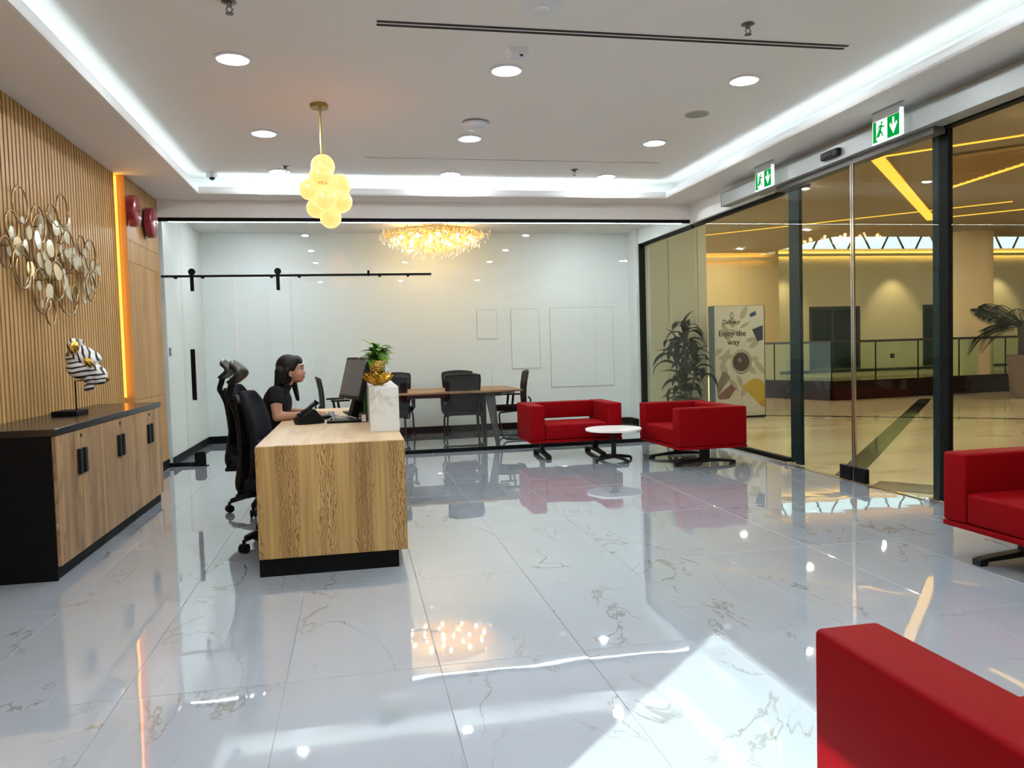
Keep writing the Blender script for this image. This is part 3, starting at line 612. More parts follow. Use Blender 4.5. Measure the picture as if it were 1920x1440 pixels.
# striped big-cat head on a stand
st = thing('animal_bust', 'white big cat head with black stripes and gold details on black stand', 'sculpture', (-2.06, 6.27, CT+.001))
obj('base', b2(B(), (-.085, -.13, 0), (.085, .13, .032), .002, 1), black, st)
obj('rod', tube(B(), [(.045, 0, .03), (.045, 0, .245), (.13, 0, .25)], .006, 8), black, st)
hm = B()   # head frame: facing +x, up +z
def strip_mat():
    m, n, l, b = nt('striped_enamel')
    tc = N(n, 'ShaderNodeTexCoord'); sp = N(n, 'ShaderNodeSeparateXYZ'); l.new(tc.outputs['Object'], sp.inputs[0])
    ns = N(n, 'ShaderNodeTexNoise'); ns.inputs['Scale'].default_value = 7; ns.inputs['Detail'].default_value = 2; l.new(tc.outputs['Object'], ns.inputs['Vector'])
    # stripes bend forward from the cheeks to the snout
    r_ = N(n, 'ShaderNodeMath', operation='MULTIPLY_ADD'); r_.inputs[1].default_value = 115; l.new(sp.outputs['X'], r_.inputs[0])
    z_ = N(n, 'ShaderNodeMath', operation='MULTIPLY'); z_.inputs[1].default_value = 150; l.new(sp.outputs['Z'], z_.inputs[0])
    az_ = N(n, 'ShaderNodeMath', operation='ABSOLUTE'); l.new(z_.outputs[0], az_.inputs[0]); l.new(az_.outputs[0], r_.inputs[2])
    no = N(n, 'ShaderNodeMath', operation='MULTIPLY_ADD'); no.inputs[1].default_value = 9; l.new(ns.outputs[0], no.inputs[0]); l.new(r_.outputs[0], no.inputs[2])
    s_ = N(n, 'ShaderNodeMath', operation='SINE'); l.new(no.outputs[0], s_.inputs[0])
    f = ramp(n, l, s_.outputs[0], [(.30, 0.0), (.42, 1.0)])
    l.new(mixc(n, l, f, (.80, .78, .77), (.012, .012, .014)), b.inputs['Base Color']); b.inputs['Roughness'].default_value = .28
    return m
for s_ in (-1, 1): pass
ell(hm, (-.050, 0, .012), (.112, .088, .100)); ell(hm, (.075, 0, -.022), (.088, .056, .060)); ell(hm, (.055, 0, -.078), (.088, .050, .046)); ell(hm, (.135, 0, -.045), (.040, .046, .044))
for s_ in (-1, 1):
    ell(hm, (-.025, s_*.052, -.052), (.082, .042, .074)); ell(hm, (.125, s_*.022, -.055), (.036, .030, .034)); ell(hm, (.004, s_*.050, .058), (.050, .026, .022), (0, .35, 0))
    ell(hm, (-.128, s_*.080, .074), (.024, .048, .060), (s_*-.45, -.35, s_*.9))
ell(hm, (.095, 0, -.135), (.032, .026, .046), (0, .4, 0)); ell(hm, (.02, 0, .085), (.05, .035, .022), (0, .3, 0))
head = remesh(obj('head', hm, strip_mat(), st, 'all', loc=(.135, 0, .366), rot=(0, .58, .06)), .0055, 3)
for s_ in (-1, 1):
    obj('ear_lining', ell(B(), (-.117, s_*.094, .074), (.017, .036, .048), (s_*-.45, -.35, s_*.9)), gold, head, 'all')
    obj('eye', ell(B(), (.016, s_*.074, .024), (.046, .021, .027), (0, .35, s_*-.45)), gold, head, 'all')
obj('nose', ell(B(), (.170, 0, -.030), (.014, .024, .020), (0, .3, 0)), P('antique_gold', (.25, .16, .06), .3, 1), head, 'all')
# ring and disc wall sculpture
ws = thing('wall_sculpture', 'brass wall sculpture of overlapping rings and small mirrored discs on slatted wall', 'wall art', (XL, 0, 0))
def wallpt(u, v, X=-2.2):      # zoomed photo coordinates -> point on the wall plane (found once from the calibration)
    px_, py_ = u/4, 300+v/4
    d = r2*((px_-960)/_f) - u2*((py_-720)/_f) + fw
    t = X/d.x; return (t*d.y, CAMH+t*d.z, t)
RINGS = [(180,335,140),(95,490,115),(270,480,140),(430,380,120),(420,450,112),(335,640,240),(22,690,122),(120,800,165),(205,835,135),(320,985,172),(410,905,145),(340,1135,103),(530,920,245),(515,680,150),(665,725,125),(645,955,105),(733,855,110),(615,640,72),(545,1000,60)]
for k, (u, v, ry) in enumerate(RINGS):
    Y, Z, t = wallpt(u, v); R = ry/4*t/_f*.985
    dx = .045+.02*(k % 4); n = 40
    pts = [(dx, Y+R*math.cos(2*PI*i/n), Z+R*math.sin(2*PI*i/n)) for i in range(n)]
    obj('ring', tube(B(), pts, .0068, 8, closed=True), champ, ws, 'all')
DISCS = [(90,550,17,50),(122,645,24,62),(168,652,17,48),(78,683,12,37),(155,450,14,24),(193,545,18,46),(310,455,20,45),(292,520,14,38),(258,600,22,62),(385,425,14,32),(408,510,18,52),(493,480,20,48),(475,515,13,35),(490,580,16,42),(353,665,24,58),(305,750,18,48),(328,722,13,35),(340,805,18,50),(333,850,13,30),(425,830,20,62),(205,815,18,50),(217,918,15,36),(285,945,12,34),(347,992,23,55),(325,1072,14,34),(447,672,11,32),(478,700,10,30),(476,730,12,33),(520,720,18,55),(548,765,22,52),(560,690,13,30),(583,762,13,32),(618,700,10,32),(638,765,17,45),(650,635,18,36),(672,790,11,32),(650,845,12,38),(686,880,20,40),(722,830,12,36),(485,860,14,40),(477,930,18,55),(485,1000,15,30),(530,1000,22,50),(638,960,20,48),(616,1045,12,32),(708,965,11,32)]
for k, (u, v, rx, ry) in enumerate(DISCS):
    Y, Z, t = wallpt(u, v); R = ry/4*t/_f*1.18
    o = obj('mirror_disc', lathe(B(), [(R*.5, -.004), (R, -.003), (R, .002), (R*.97, .004), (.001, .0045)], 24, mat=Matrix.Rotation(PI/2, 4, 'Y')), mirror, ws, True)
    o.location = (.066+.012*(k % 3), Y, Z); o.rotation_euler = (0, random.uniform(-.08, .08), random.uniform(-.07, .10))
for u, v in ((180, 600), (330, 500), (480, 620), (560, 850), (330, 900), (650, 850), (90, 640), (430, 900)):
    Y, Z, t = wallpt(u, v); obj('mounting_pin', cyl(B(), (.033, Y, Z), .005, .066, 8, 'X'), champ, ws)
# fire alarm bells on the oak panel
bellm = P('bell_red', (.20, .008, .018), .25, coat=.3)
for i, (Y, Z, R) in enumerate(((8.56, 2.775, .158), (9.24, 2.765, .165))):
    t = thing('alarm_bell', ['red fire alarm bell on oak panel, nearer the light strip', 'red fire alarm bell on oak panel, nearer the glass partition'][i], 'alarm bell', (-2.19, Y, Z), 0, 'red fire alarm bells')
    rm = Matrix.Rotation(PI/2, 4, 'Y')
    obj('back_box', cyl(B(), (.015, 0, 0), .05, .03, 20, 'X'), bellm, t, True)
    obj('gong', lathe(B(), [(R*.94, .03), (R, .032), (R, .075), (R*.97, .095), (R*.86, .108), (R*.5, .115), (.001, .117)], 40, mat=rm), bellm, t, True)
    obj('screw', cyl(B(), (.119, 0, 0), .010, .008, 12, 'X'), bellm, t)
# ================================================================== RECEPTION DESK
DY0, DY1, DT = 4.725, 7.72, .765
dk = thing('reception_desk', 'oak reception desk with marble riser and black recessed plinth', 'desk', (-.157, DY0, 0))
hx = .43
obj('end_panel', b2(B(), (-hx, 0, .105), (hx, .036, DT), .0015, 1), oakd, dk)
L_ = DY1-DY0
obj('worktop', b2(B(), (-hx, .0365, DT-.036), (hx, L_, DT), .0015, 1), oakt, dk)
obj('front_panel', b2(B(), (hx-.036, .0365, .105), (hx, L_, DT-.0365)), oakd, dk)
obj('end_panel', b2(B(), (-hx+.05, L_-.036, .105), (hx-.037, L_-.002, DT-.037)), oakd, dk)
obj('plinth', b2(B(), (-hx-.005+.004, .01, 0), (hx-.055, .05, .105)), black, dk)
obj('plinth', b2(B(), (hx-.09, .05, 0), (hx-.055, L_-.02, .105)), black, dk)
obj('riser', b2(B(), (.24, .555, DT), (.434, L_-.75, 1.062), .002, 1), whmarb, dk)
DTX = DT+.001
# phone
t = thing('desk_phone', 'black desk telephone with handset and tilted display', 'telephone', (-.375, 6.20, DTX), .25)
bm = B(); prism(bm, [(-.085, 0), (.11, 0), (.11, .02), (.045, .105), (.028, .105), (-.085, .03)], 'Y', -.10, .10); obj('body', bm, blackp, t)
obj('stand', bx(B(), (.02, 0, .03), (.14, .15, .05), None, .01), blackp, t)
bm = B(); tube(bm, smoothpts([(-.075, -.075, .055), (-.05, -.075, .085), (.0, -.075, .115), (.05, -.075, .15), (.065, -.075, .165)], 5), [.024]*4+[.014]*12+[.022]*5, 10); obj('handset', bm, blackp, t, True)
d_ = obj('display', bx(B(), (.055, .03, .135), (.012, .12, .075), (0, .9, 0), .004), blackp, t)
obj('screen', bx(B(), (.0495, .03, .143), (.002, .10, .055), (0, .9, 0)), P('lcd_grey', (.30, .33, .32), .2), d_)
keym = P('key_grey', (.10, .10, .105), .4)
for r_ in range(4):
    for c_ in range(3): obj('key', bx(B(), (-.05+r_*.022, .0+c_*.027, .056+r_*.0147), (.014, .018, .006), (0, -.6, 0), .001), keym, t)
bm = B(); tube(bm, smoothpts([(-.085, -.08, .02), (-.11, -.11, .006), (-.06, -.16, .005), (.03, -.15, .005), (.1, -.12, .006), (.115, -.05, .012)], 8), .004, 6); obj('cord', bm, blackp, t, True)
# charging dock / cable tray
t = thing('cable_organiser', 'black low tray of coiled cables before the monitor', 'cable tray', (-.105, 6.10, DTX))
bm = B(); b2(bm, (-.12, -.05, 0), (.14, .06, .018), .006); obj('tray', bm, blackp, t)
cabm = P('cable_white', (.45, .45, .45), .5)
for k in range(3): obj('cable', tube(B(), smoothpts([(-.11+.02*k, -.03, .024), (-.07, .01*k, .045+.005*k), (-.01, -.02, .05), (.05, .02*k-.02, .042), (.1, .0, .026)], 6), .005, 7), cabm if k != 1 else blackp, t, True)
# monitors
def monitor(loc, rz, label):
    t = thing('monitor', label, 'monitor', loc, rz, 'monitors on the reception desk')   # screen faces -x
    obj('base', b2(B(), (-.09, -.12, 0), (.09, .12, .012), .004), blackp, t)
    obj('stand', prism(B(), [(.02, .01), (.085, .01), (.15, .30), (.135, .36), (.115, .36), (.10, .26)], 'Y', -.045, .045), blackp, t)
    s_ = obj('housing', bx(B(), (.0, 0, .335), (.035, .54, .335), None, .006), blackp, t, rot=(0, .25, 0))
    obj('screen', bx(B(), (-.0185, 0, .338), (.002, .495, .285)), P('screen_off', (.085, .088, .098), .35, spec=.35) if 'screen_off' not in MATS else MATS['screen_off'], s_)
    obj('rear_bulge', bx(B(), (.025, 0, .32), (.03, .3, .2), None, .012), blackp, s_)
    return t
m1 = monitor((-.085, 6.29, DTX), .30, 'dark screened monitor tilted back, in front of the seated person')
m2 = monitor((-.02, 7.02, DTX), .12, 'second monitor, mostly hidden behind the nearer one')
m2.scale = (1, 1, .98)
# keyboards and mouse
kbm = P('keyboard_silver', (.32, .32, .33), .35)
t = thing('keyboard', 'slim keyboard on the desk before the seated person', 'keyboard', (-.24, 6.78, DTX), .05)
obj('body', bx(B(), (0, 0, .009), (.13, .42, .016), (0, -.03, 0), .004), kbm, t); keys = B()
for r_ in range(4):
    for c_ in range(13): bx(keys, (-.045+r_*.03, -.185+c_*.031, .019+.001*r_), (.022, .024, .005))
o = obj('keys', keys, keym, t); o['kind'] = 'stuff'
t = thing('mouse', 'black mouse on the desk beside the keyboard', 'mouse', (-.25, 6.46, DTX)); obj('shell', ell(B(), (0, 0, .0185), (.052, .03, .018)), blackp, t, 'all'); obj('wheel', cyl(B(), (.025, 0, .034), .006, .006, 10, 'Y'), keym, t)
t = thing('mouse_pad', 'round grey pad behind the marble riser', 'mouse pad', (.045, 6.62, DTX+.001)); obj('pad', cyl(B(), (0, 0, .003), .10, .006, 28, 'Z', .001), P('pad_grey', (.20, .22, .22), .6), t); obj('rim', lathe(B(), [(.100, 0), (.104, .001), (.104, .006), (.1, .007)], 28), blackp, t)
t = thing('file_folder', 'green folder standing against the marble riser', 'folder', (.066, 6.35, DTX)); obj('cover', b2(B(), (-.012, -.11, 0), (.012, .11, .29), .002, 1), P('folder_green', (.01, .26, .03), .4), t); obj('spine', b2(B(), (-.013, -.116, 0), (.013, -.11, .29), .002, 1), P('folder_green_dark', (.008, .18, .02), .4), t)
t = thing('notebook', 'dark red notebook lying under the green folder end', 'notebook', (.05, 6.12, DTX)); obj('cover', b2(B(), (-.02, -.06, 0), (.02, .05, .06), .002, 1), P('notebook_red', (.09, .01, .02), .4), t); obj('pages', b2(B(), (-.016, -.062, .004), (.016, -.06, .056)), white, t)
# gold lotus bowl and plant pot on the riser
RX, RY, RZ = .168, 5.58, 1.0625
lb = thing('lotus_bowl', 'polished gold lotus shaped bowl on the marble riser', 'bowl', (RX-.015, RY, RZ))
obj('foot', lathe(B(), [(.03, 0), (.04, .004), (.036, .012), (.03, .030), (.034, .048), (.001, .049)], 24), gold, lb, True)
golda = P('amber_gold', (.78, .48, .06), .2, 1)
def petal(R, w, H, base):
    bm = B(); n = 8; rows = []
    for i in range(n+1):
        s_ = i/n; th = s_*1.25; x = base+R*math.sin(th)/math.sin(1.25); z = .004+H*(1-math.cos(th))/(1-math.cos(1.25)); hw = w*math.sin(PI*(.14+.80*s_))**.7
        rows.append([bm.verts.new((x-.010*q*q, hw*q, z+.006*(q*q))) for q in (-1, -.5, 0, .5, 1)])
    for i in range(n):
        for j in range(4): bm.faces.new((rows[i][j], rows[i][j+1], rows[i+1][j+1], rows[i+1][j]))
    bmesh.ops.solidify(bm, geom=bm.faces[:], thickness=.0016); return bm
for L, w, cu_, n_, off, mt in ((.066, .036, .088, 7, 0, golda), (.088, .042, .078, 8, .39, gold), (.098, .040, .060, 8, .2, golda)):
    me = None
    for i in range(n_):
        if me is None: o = obj('petal', petal(L, w, cu_, .012), mt, lb, 'all'); me = o.data
        else: o = bpy.data.objects.new('petal', me); C.objects.link(o); o.parent = lb
        o.rotation_euler = (0, 0, off+2*PI*i/n_)
pt = thing('potted_plant', 'small leafy green plant in a hammered gold pot inside lotus bowl', 'plant', (RX-.015, RY, RZ+.050))
m, n, l, b = nt('hammered_gold'); b.inputs['Base Color'].default_value = (.98, .70, .18, 1); b.inputs['Metallic'].default_value = 1; b.inputs['Roughness'].default_value = .2
tc = N(n, 'ShaderNodeTexCoord'); vo = N(n, 'ShaderNodeTexVoronoi'); vo.inputs['Scale'].default_value = 75; l.new(tc.outputs['Object'], vo.inputs['Vector'])
bp = N(n, 'ShaderNodeBump'); bp.inputs['Distance'].default_value = .006; l.new(vo.outputs['Distance'], bp.inputs['Height']); l.new(bp.outputs[0], b.inputs['Normal'])
obj('pot', lathe(B(), [(.040, 0), (.044, .004), (.060, .118), (.062, .122), (.058, .122), (.054, .105), (.001, .10)], 36), m, pt, True)
obj('soil', lathe(B(), [(.053, .098), (.001, .108)], 20), P('soil', (.02, .013, .008), .9), pt)
lg = [P('leaf_bright', (.26, .50, .04), .4), P('leaf_mid', (.10, .27, .02), .4), P('leaf_deep', (.03, .11, .012), .4)]
def leafmesh(L, w, droop, fold=.25, n=8, tip=.9, arch=0):
    """leaf along +x that rises then droops; mid rib folded"""
    bm = B(); rows = []
    for i in range(n+1):
        s_ = i/n; a = arch-droop*s_; 
        x = L*(math.sin(droop*s_-arch)+math.sin(arch))/droop if droop else L*s_
        z = L*(math.cos(droop*s_-arch)-math.cos(arch))/droop if droop else 0
        hw = w*(math.sin(PI*min(1, .04+.96*s_)**tip)**.85 if 0 < s_ < 1 else .03)
        zz = fold*hw
        rows.append([bm.verts.new((x, -hw, z+zz)), bm.verts.new((x, 0, z)), bm.verts.new((x, hw, z+zz))])
    for i in range(n):
        for j in range(2): bm.faces.new((rows[i][j], rows[i][j+1], rows[i+1][j+1], rows[i+1][j]))
    return bm
protos = []
for k, (L, w, d_) in enumerate(((.105, .030, 1.6), (.09, .027, 2.0), (.115, .027, 1.2))):
    for c_ in range(3): 
        bm = leafmesh(L, w, d_, .3, 6, arch=.35); me = bpy.data.meshes.new('leaf'); bm.to_mesh(me); bm.free(); me.materials.append(lg[c_]); 
        for p in me.polygons: p.use_smooth = True
        protos.append(me)
stems = B()
for i in range(64):
    az_ = random.uniform(0, 2*PI); el_ = random.uniform(-.15, 1.25); h0 = .115+random.uniform(0, .085)
    o = bpy.data.objects.new('leaf', protos[random.randrange(9)]); C.objects.link(o); o.parent = pt
    r_ = random.uniform(.0, .03); o.location = (r_*math.cos(az_), r_*math.sin(az_), h0)
    o.rotation_euler = Euler((0, -el_*.8, az_), 'XYZ'); s_ = random.uniform(.75, 1.15); o.scale = (s_, s_, s_)
for k in range(5):
    a = k*1.3; tube(stems, [(0.008*math.cos(a), .008*math.sin(a), .10), (.02*math.cos(a), .02*math.sin(a), .16), (.025*math.cos(a), .025*math.sin(a), .205)], .003, 6)
obj('stem', stems, lg[2], pt)
# ================================================================== OFFICE CHAIRS
def shell(bm, rows, thick):
    """rows of points (grid) solidified"""
    g = [[bm.verts.new(p) for p in r] for r in rows]
    for i in range(len(g)-1):
        for j in range(len(g[0])-1): bm.faces.new((g[i][j], g[i][j+1], g[i+1][j+1], g[i+1][j]))
    bmesh.ops.recalc_face_normals(bm, faces=bm.faces)
    bmesh.ops.solidify(bm, geom=bm.faces[:], thickness=thick); return bm
def office_chair(loc, rz, label, base_rot):
    t = thing('office_chair', label, 'chair', loc, rz, 'high-backed swivel chairs at the desk')   # faces +x
    for k in range(5):
        a = base_rot+2*PI*k/5; d = Vector((math.cos(a), math.sin(a), 0)); nn = Vector((-d.y, d.x, 0))
        bm = B()
        secs = [(0.03, .155, .030, .030), (.15, .135, .024, .022), (.30, .095, .020, .018)]
        vs = []
        for (q, z, w_, h_) in secs: vs.append([bm.verts.new(d*q+nn*sx_*w_+Vector((0, 0, z+sz_*h_))) for sx_, sz_ in ((-1, -1), (1, -1), (1, 1), (-1, 1))])
        for i in range(2):
            for j in range(4): bm.faces.new((vs[i][j], vs[i][(j+1) % 4], vs[i+1][(j+1) % 4], vs[i+1][j]))
        bm.faces.new(vs[0]); bm.faces.new(vs[2]); bmesh.ops.bevel(bm, geom=bm.edges[:], offset=.006, segments=2, affect='EDGES')
        lg_ = obj('leg', bm, blackp, t)
        bm = B(); c0 = d*.305
        m_ = Matrix.Translation(c0+Vector((0, 0, .033))) @ Matrix.Rotation(a+.5, 4, 'Z') @ Matrix.Rotation(PI/2, 4, 'X')
        lathe(bm, [(.02, -.026), (.031, -.024), (.032, -.006), (.02, -.004), (.02, .004), (.032, .006), (.031, .024), (.02, .026)], 18, mat=m_); cyl(bm, c0+Vector((0, 0, .065)), .012, .05, 10); obj('caster', bm, blackp, lg_, True)
    obj('gas_column', lathe(B(), [(.05, .13), (.05, .17), (.03, .18), (.028, .30), (.02, .30), (.02, .40)], 20), blackm, t, True)
    obj('mechanism', bx(B(), (-.02, 0, .395), (.26, .16, .05), None, .015), blackp, t)
    bm = B(); bx(bm, (.02, 0, .455), (.49, .50, .085), None, .035, 4); obj('seat', bm, fabric, t, True)
    # rear carrier: flared lower shroud with openings, then spine
    bm = B()
    for s_ in (-1, 1): tube(bm, smoothpts([(-.06, s_*.05, .37), (-.20, s_*.09, .37), (-.285, s_*.11, .42), (-.275, s_*.09, .56), (-.262, s_*.04, .70)], 5), .018, 8)
    tube(bm, smoothpts([(-.262, 0, .56), (-.275, 0, .75), (-.295, 0, .90), (-.325, 0, .98), (-.335, 0, 1.01)], 5), [.03]*18+[.022]*3, 8)
    b2(bm, (-.30, -.15, .355), (-.20, .15, .385), .01)
    rows = []
    for i in range(10):
        s_ = i/9; z = .37+.66*s_; x = -.262-.045*(1-s_)**2.2-.055*s_**2.5; hw = .155-.075*s_
        rows.append([(x+.02*abs(q)**2, q*hw, z) for q in (-1, -.6, -.2, .2, .6, 1)])
    obj('back_shell', shell(B(), rows, .014), blackp, t, 'all')
    sp_ = obj('spine', bm, blackp, t, True)
    # backrest: curved shell
    rows = []
    for i in range(13):
        s_ = i/12; z = .50+.56*s_; x = -.205-.045*math.sin(PI*min(1, s_*1.25))*.0 - .05*s_**2+.035*math.sin(PI*s_)
        hw = .235*(1-.0*s_) if s_ < .78 else .235*(1-.75*((s_-.78)/.22)**2.2*.55)
        rows.append([(x-.055*(1-abs(q))**1*0+.06*abs(q)**2, q*hw, z-.02*abs(q)**3*s_) for q in [j/6-1 for j in range(13)]])
    obj('backrest', shell(B(), rows, .028), fabric, t, 'all')
    rows = [[(-.17+.03*math.cos(q*2.2), q*.17, .60+.13*i/3) for q in [j/4-1 for j in range(9)]] for i in range(4)]
    obj('lumbar_pad', shell(B(), rows, .025), blackp, t, 'all')
    # headrest: curved padded shell tipping forward
    rows = []
    for i in range(15):
        s_ = i/14; z = 1.105+.165*s_; x = -.335+.085*math.sin(s_*PI*.85)-.02*s_
        rows.append([(x+.018*abs(q)**2, q*.135*(.72+.28*math.sin(PI*(.2+.6*s_))), z-.03*abs(q)**2.5*s_) for q in [j/5-1 for j in range(11)]])
    hr = obj('headrest', shell(B(), rows, .026), P('headrest_leather', (.006, .0065, .008), .4, spec=.3) if 'headrest_leather' not in MATS else MATS['headrest_leather'], t, 'all')
    bm = B()
    for s_ in (-1, 1): tube(bm, smoothpts([(-.325, s_*.03, .97), (-.352, s_*.035, 1.02), (-.335, s_*.04, 1.08), (-.315, s_*.04, 1.15)], 4), .013, 8)
    obj('headrest_arm', bm, blackp, hr)
    for s_ in (-1, 1):
        bm = B(); tube(bm, smoothpts([(-.02, s_*.20, .40), (-.01, s_*.27, .42), (0, s_*.285, .50), (0, s_*.285, .64)], 4), .02, 8); ar = obj('armrest', bm, blackp, t, True)
        obj('arm_pad', bx(B(), (.03, s_*.285, .655), (.25, .085, .03), None, .012, 3), fabric, ar, True)
    return t
office_chair((-.490, 5.50, 0), -.10, 'high-backed black swivel chair, empty, nearest the oak end panel', 3.75)
office_chair((-.755, 6.80, 0), -.12, 'high-backed black swivel chair with the seated person in it', 3.30)
# ================================================================== SOFA CHAIRS
def armchair(loc, rz, label, bars=True):
    t = thing('armchair', label, 'armchair', loc, rz, 'red leather wide armchairs')     # faces -y, origin at the floor under its middle; 1.09 wide, .76 deep
    W_, D_, H0, H1 = .545, .38, .195, .625
    aw = .17
    for s_ in (-1, 1): obj('arm', b2(B(), (s_*W_, -D_, H0+.032), (s_*(W_-aw), D_, H1), .016, 4), red, t, True)
    obj('base', b2(B(), (-W_, -D_, H0), (W_, D_, H0+.030), .005, 2), red, t, True)
    bm = B(); b2(bm, (-W_+aw+.002, -D_+.005, H0+.032), (W_-aw-.002, D_-.17, .405), .022, 4); obj('seat_cushion', bm, red, t, True)
    bm = B(); b2(bm, (-W_+aw+.002, D_-.16, .425), (W_-aw-.002, D_-.0, H1-.004), .016, 4); obj('backrest', bm, red, t, True)
    for s_ in (-1, 1):
        bm = B(); x = s_*.33
        b2(bm, (x-.022, -.05, .03), (x+.022, .05, H0+.002)); 
        prism(bm, [(-.345, .0), (-.30, .0), (-.29, .022), (-.05, .034), (.05, .034), (.29, .022), (.30, 0), (.345, 0), (.345, .034), (.30, .044), (.06, .066), (-.06, .066), (-.30, .044), (-.345, .034)], 'X', x-.03, x+.03)
        obj('leg', bm, blackm, t)
    return t
armchair((2.475, 9.07, 0), 0, 'red leather wide armchair in front of the glass partition, gap under backrest')
armchair((3.59, 8.065, 0), -PI/2+.02, 'red leather wide armchair before the tall potted plant, side turned to viewer')
armchair((3.735, 3.455, 0), -PI/2+.005, 'red leather armchair cut by right picture edge, before the black door post')
armchair((1.575, 1.265, 0), PI, 'red leather armchair in the lower right foreground, lit by the sun')
# round coffee table
t = thing('coffee_table', 'small round white table with black pedestal between the red armchairs', 'table', (2.80, 8.36, 0))
obj('tabletop', cyl(B(), (0, 0, .357), .312, .022, 56, 'Z', .003), P('table_white', (.82, .82, .80), .25), t, True)
obj('column', lathe(B(), [(.05, .05), (.028, .07), (.026, .335), (.06, .34), (.06, .346)], 20), blackm, t, True)
for k in range(4):
    a = .35+k*PI/2; d = Vector((math.cos(a), math.sin(a), 0)); bm = B()
    tube(bm, [d*.0+Vector((0, 0, .055)), d*.12+Vector((0, 0, .045)), d*.235+Vector((0, 0, .028)), d*.25+Vector((0, 0, .004))], [.024, .02, .016, .016], 8); obj('leg', bm, blackm, t, True)
# ================================================================== MEETING ROOM
t = thing('meeting_table', 'long wooden meeting table with black trapezoid legs behind the glass', 'table', (.98, 10.83, 0))
obj('tabletop', b2(B(), (-1.2, -.6, .715), (1.2, .6, .74), .003, 1), tablew, t)
obj('under_frame', b2(B(), (-.95, -.42, .655), (.95, .42, .714)), P('frame_maroon', (.02, .008, .010), .4), t)
for s_ in (-1, 1):
    for q in (-1, 1):
        bm = B(); tp = [(s_*.72, q*.42), (s_*.85, q*.42), (s_*.85, q*.34), (s_*.72, q*.34)]; bt = [(s_*.83, q*.56), (s_*.88, q*.56), (s_*.88, q*.51), (s_*.83, q*.51)]
        a = [bm.verts.new((*p, .70)) for p in tp]; c_ = [bm.verts.new((*p, 0)) for p in bt]; bm.faces.new(a); bm.faces.new(c_)
        for i in range(4): bm.faces.new((a[i], a[(i+1) % 4], c_[(i+1) % 4], c_[i]))
        obj('leg', bm, P('leg_grey', (.03, .035, .036), .35) if 'leg_grey' not in MATS else MATS['leg_grey'], t)
def conf_chair():
    t = thing('visitor_chair', 'x', 'chair', (0, 0, 0), 0, 'black mesh visitor chairs round the meeting table')     # faces +y
    for s_ in (-1, 1):
        bm = B(); tube(bm, smoothpts([(s_*.19, -.17, .415), (s_*.21, .12, .40), (s_*.225, .20, .36), (s_*.235, .16, .10), (s_*.245, .13, .035), (s_*.24, .04, .016), (s_*.24, -.26, .016), (s_*.235, -.295, .02)], 5), .0125, 8); obj('sled_leg', bm, blackm, t, True)
    bm = B(); tube(bm, [(-.24, -.29, .018), (.24, -.29, .018)], .0125, 8); tube(bm, [(-.2, .1, .405), (.2, .1, .405)], .0125, 8); obj('cross_bar', bm, blackm, t)
    bm = B(); bx(bm, (0, .02, .445), (.47, .46, .065), None, .028, 4); obj('seat', bm, fabric, t, True)
    rows = []
    for i in range(11):
        s_ = i/10; z = .50+.445*s_; y = -.215-.035*s_-.03*math.sin(PI*s_)*-.6
        hw = .205+.03*s_ if s_ < .93 else .225
        rows.append([(q*hw, y+.035*q*q*-0+.03*q*q, z+.02*(1-q*q)*s_) for q in [j/5-1 for j in range(11)]])
    obj('backrest', shell(B(), rows, .012), meshm, t, 'all')
    fr = [rows[i][0] for i in range(11)]+[rows[10][j] for j in range(1, 11)]+[rows[i][10] for i in range(9, -1, -1)]
    bm = B(); tube(bm, fr+[rows[0][j] for j in range(9, 0, -1)], .014, 7, closed=True); obj('back_frame', bm, blackp, t, True)
    for s_ in (-1, 1):
        bm = B(); tube(bm, smoothpts([(s_*.205, -.22, .60), (s_*.245, -.245, .56), (s_*.25, -.22, .44), (s_*.24, -.14, .405), (s_*.19, -.1, .41)], 5), .012, 8); obj('back_bracket', bm, blackp, t, True)
        bm = B(); tube(bm, [(s_*.235, .02, .43), (s_*.262, .02, .47), (s_*.262, .0, .64)], .017, 8); ar = obj('armrest', bm, blackp, t, True)
        obj('arm_pad', bx(B(), (s_*.262, .03, .652), (.075, .25, .024), None, .01, 3), blackp, ar, True)
    return t
cc = conf_chair()
cc.location = (1.40, 10.56, 0); cc.rotation_euler = (0, 0, -.03); cc['label'] = 'black mesh visitor chair, back to us, on near side of meeting table, right one'
G = 'black mesh visitor chairs round the meeting table'
for x, y, rz, lb in ((.42, 10.56, .03, 'black mesh visitor chair half hidden behind the marble riser, near side of table'),
                     (1.52, 11.62, PI+.04, 'black mesh visitor chair on far side of meeting table, behind right near chair'),
                     (.57, 11.62, PI, 'black mesh visitor chair on far side of meeting table, near the gold bowl'),
                     (2.16, 10.98, PI/2-.06, 'black mesh visitor chair in profile at right end of meeting table'),
                     (-.28, 11.0, -PI/2+.15, 'black mesh visitor chair in profile at left end of table, behind telephone')):
    dup(cc, (x, y, 0), rz, lb, G)
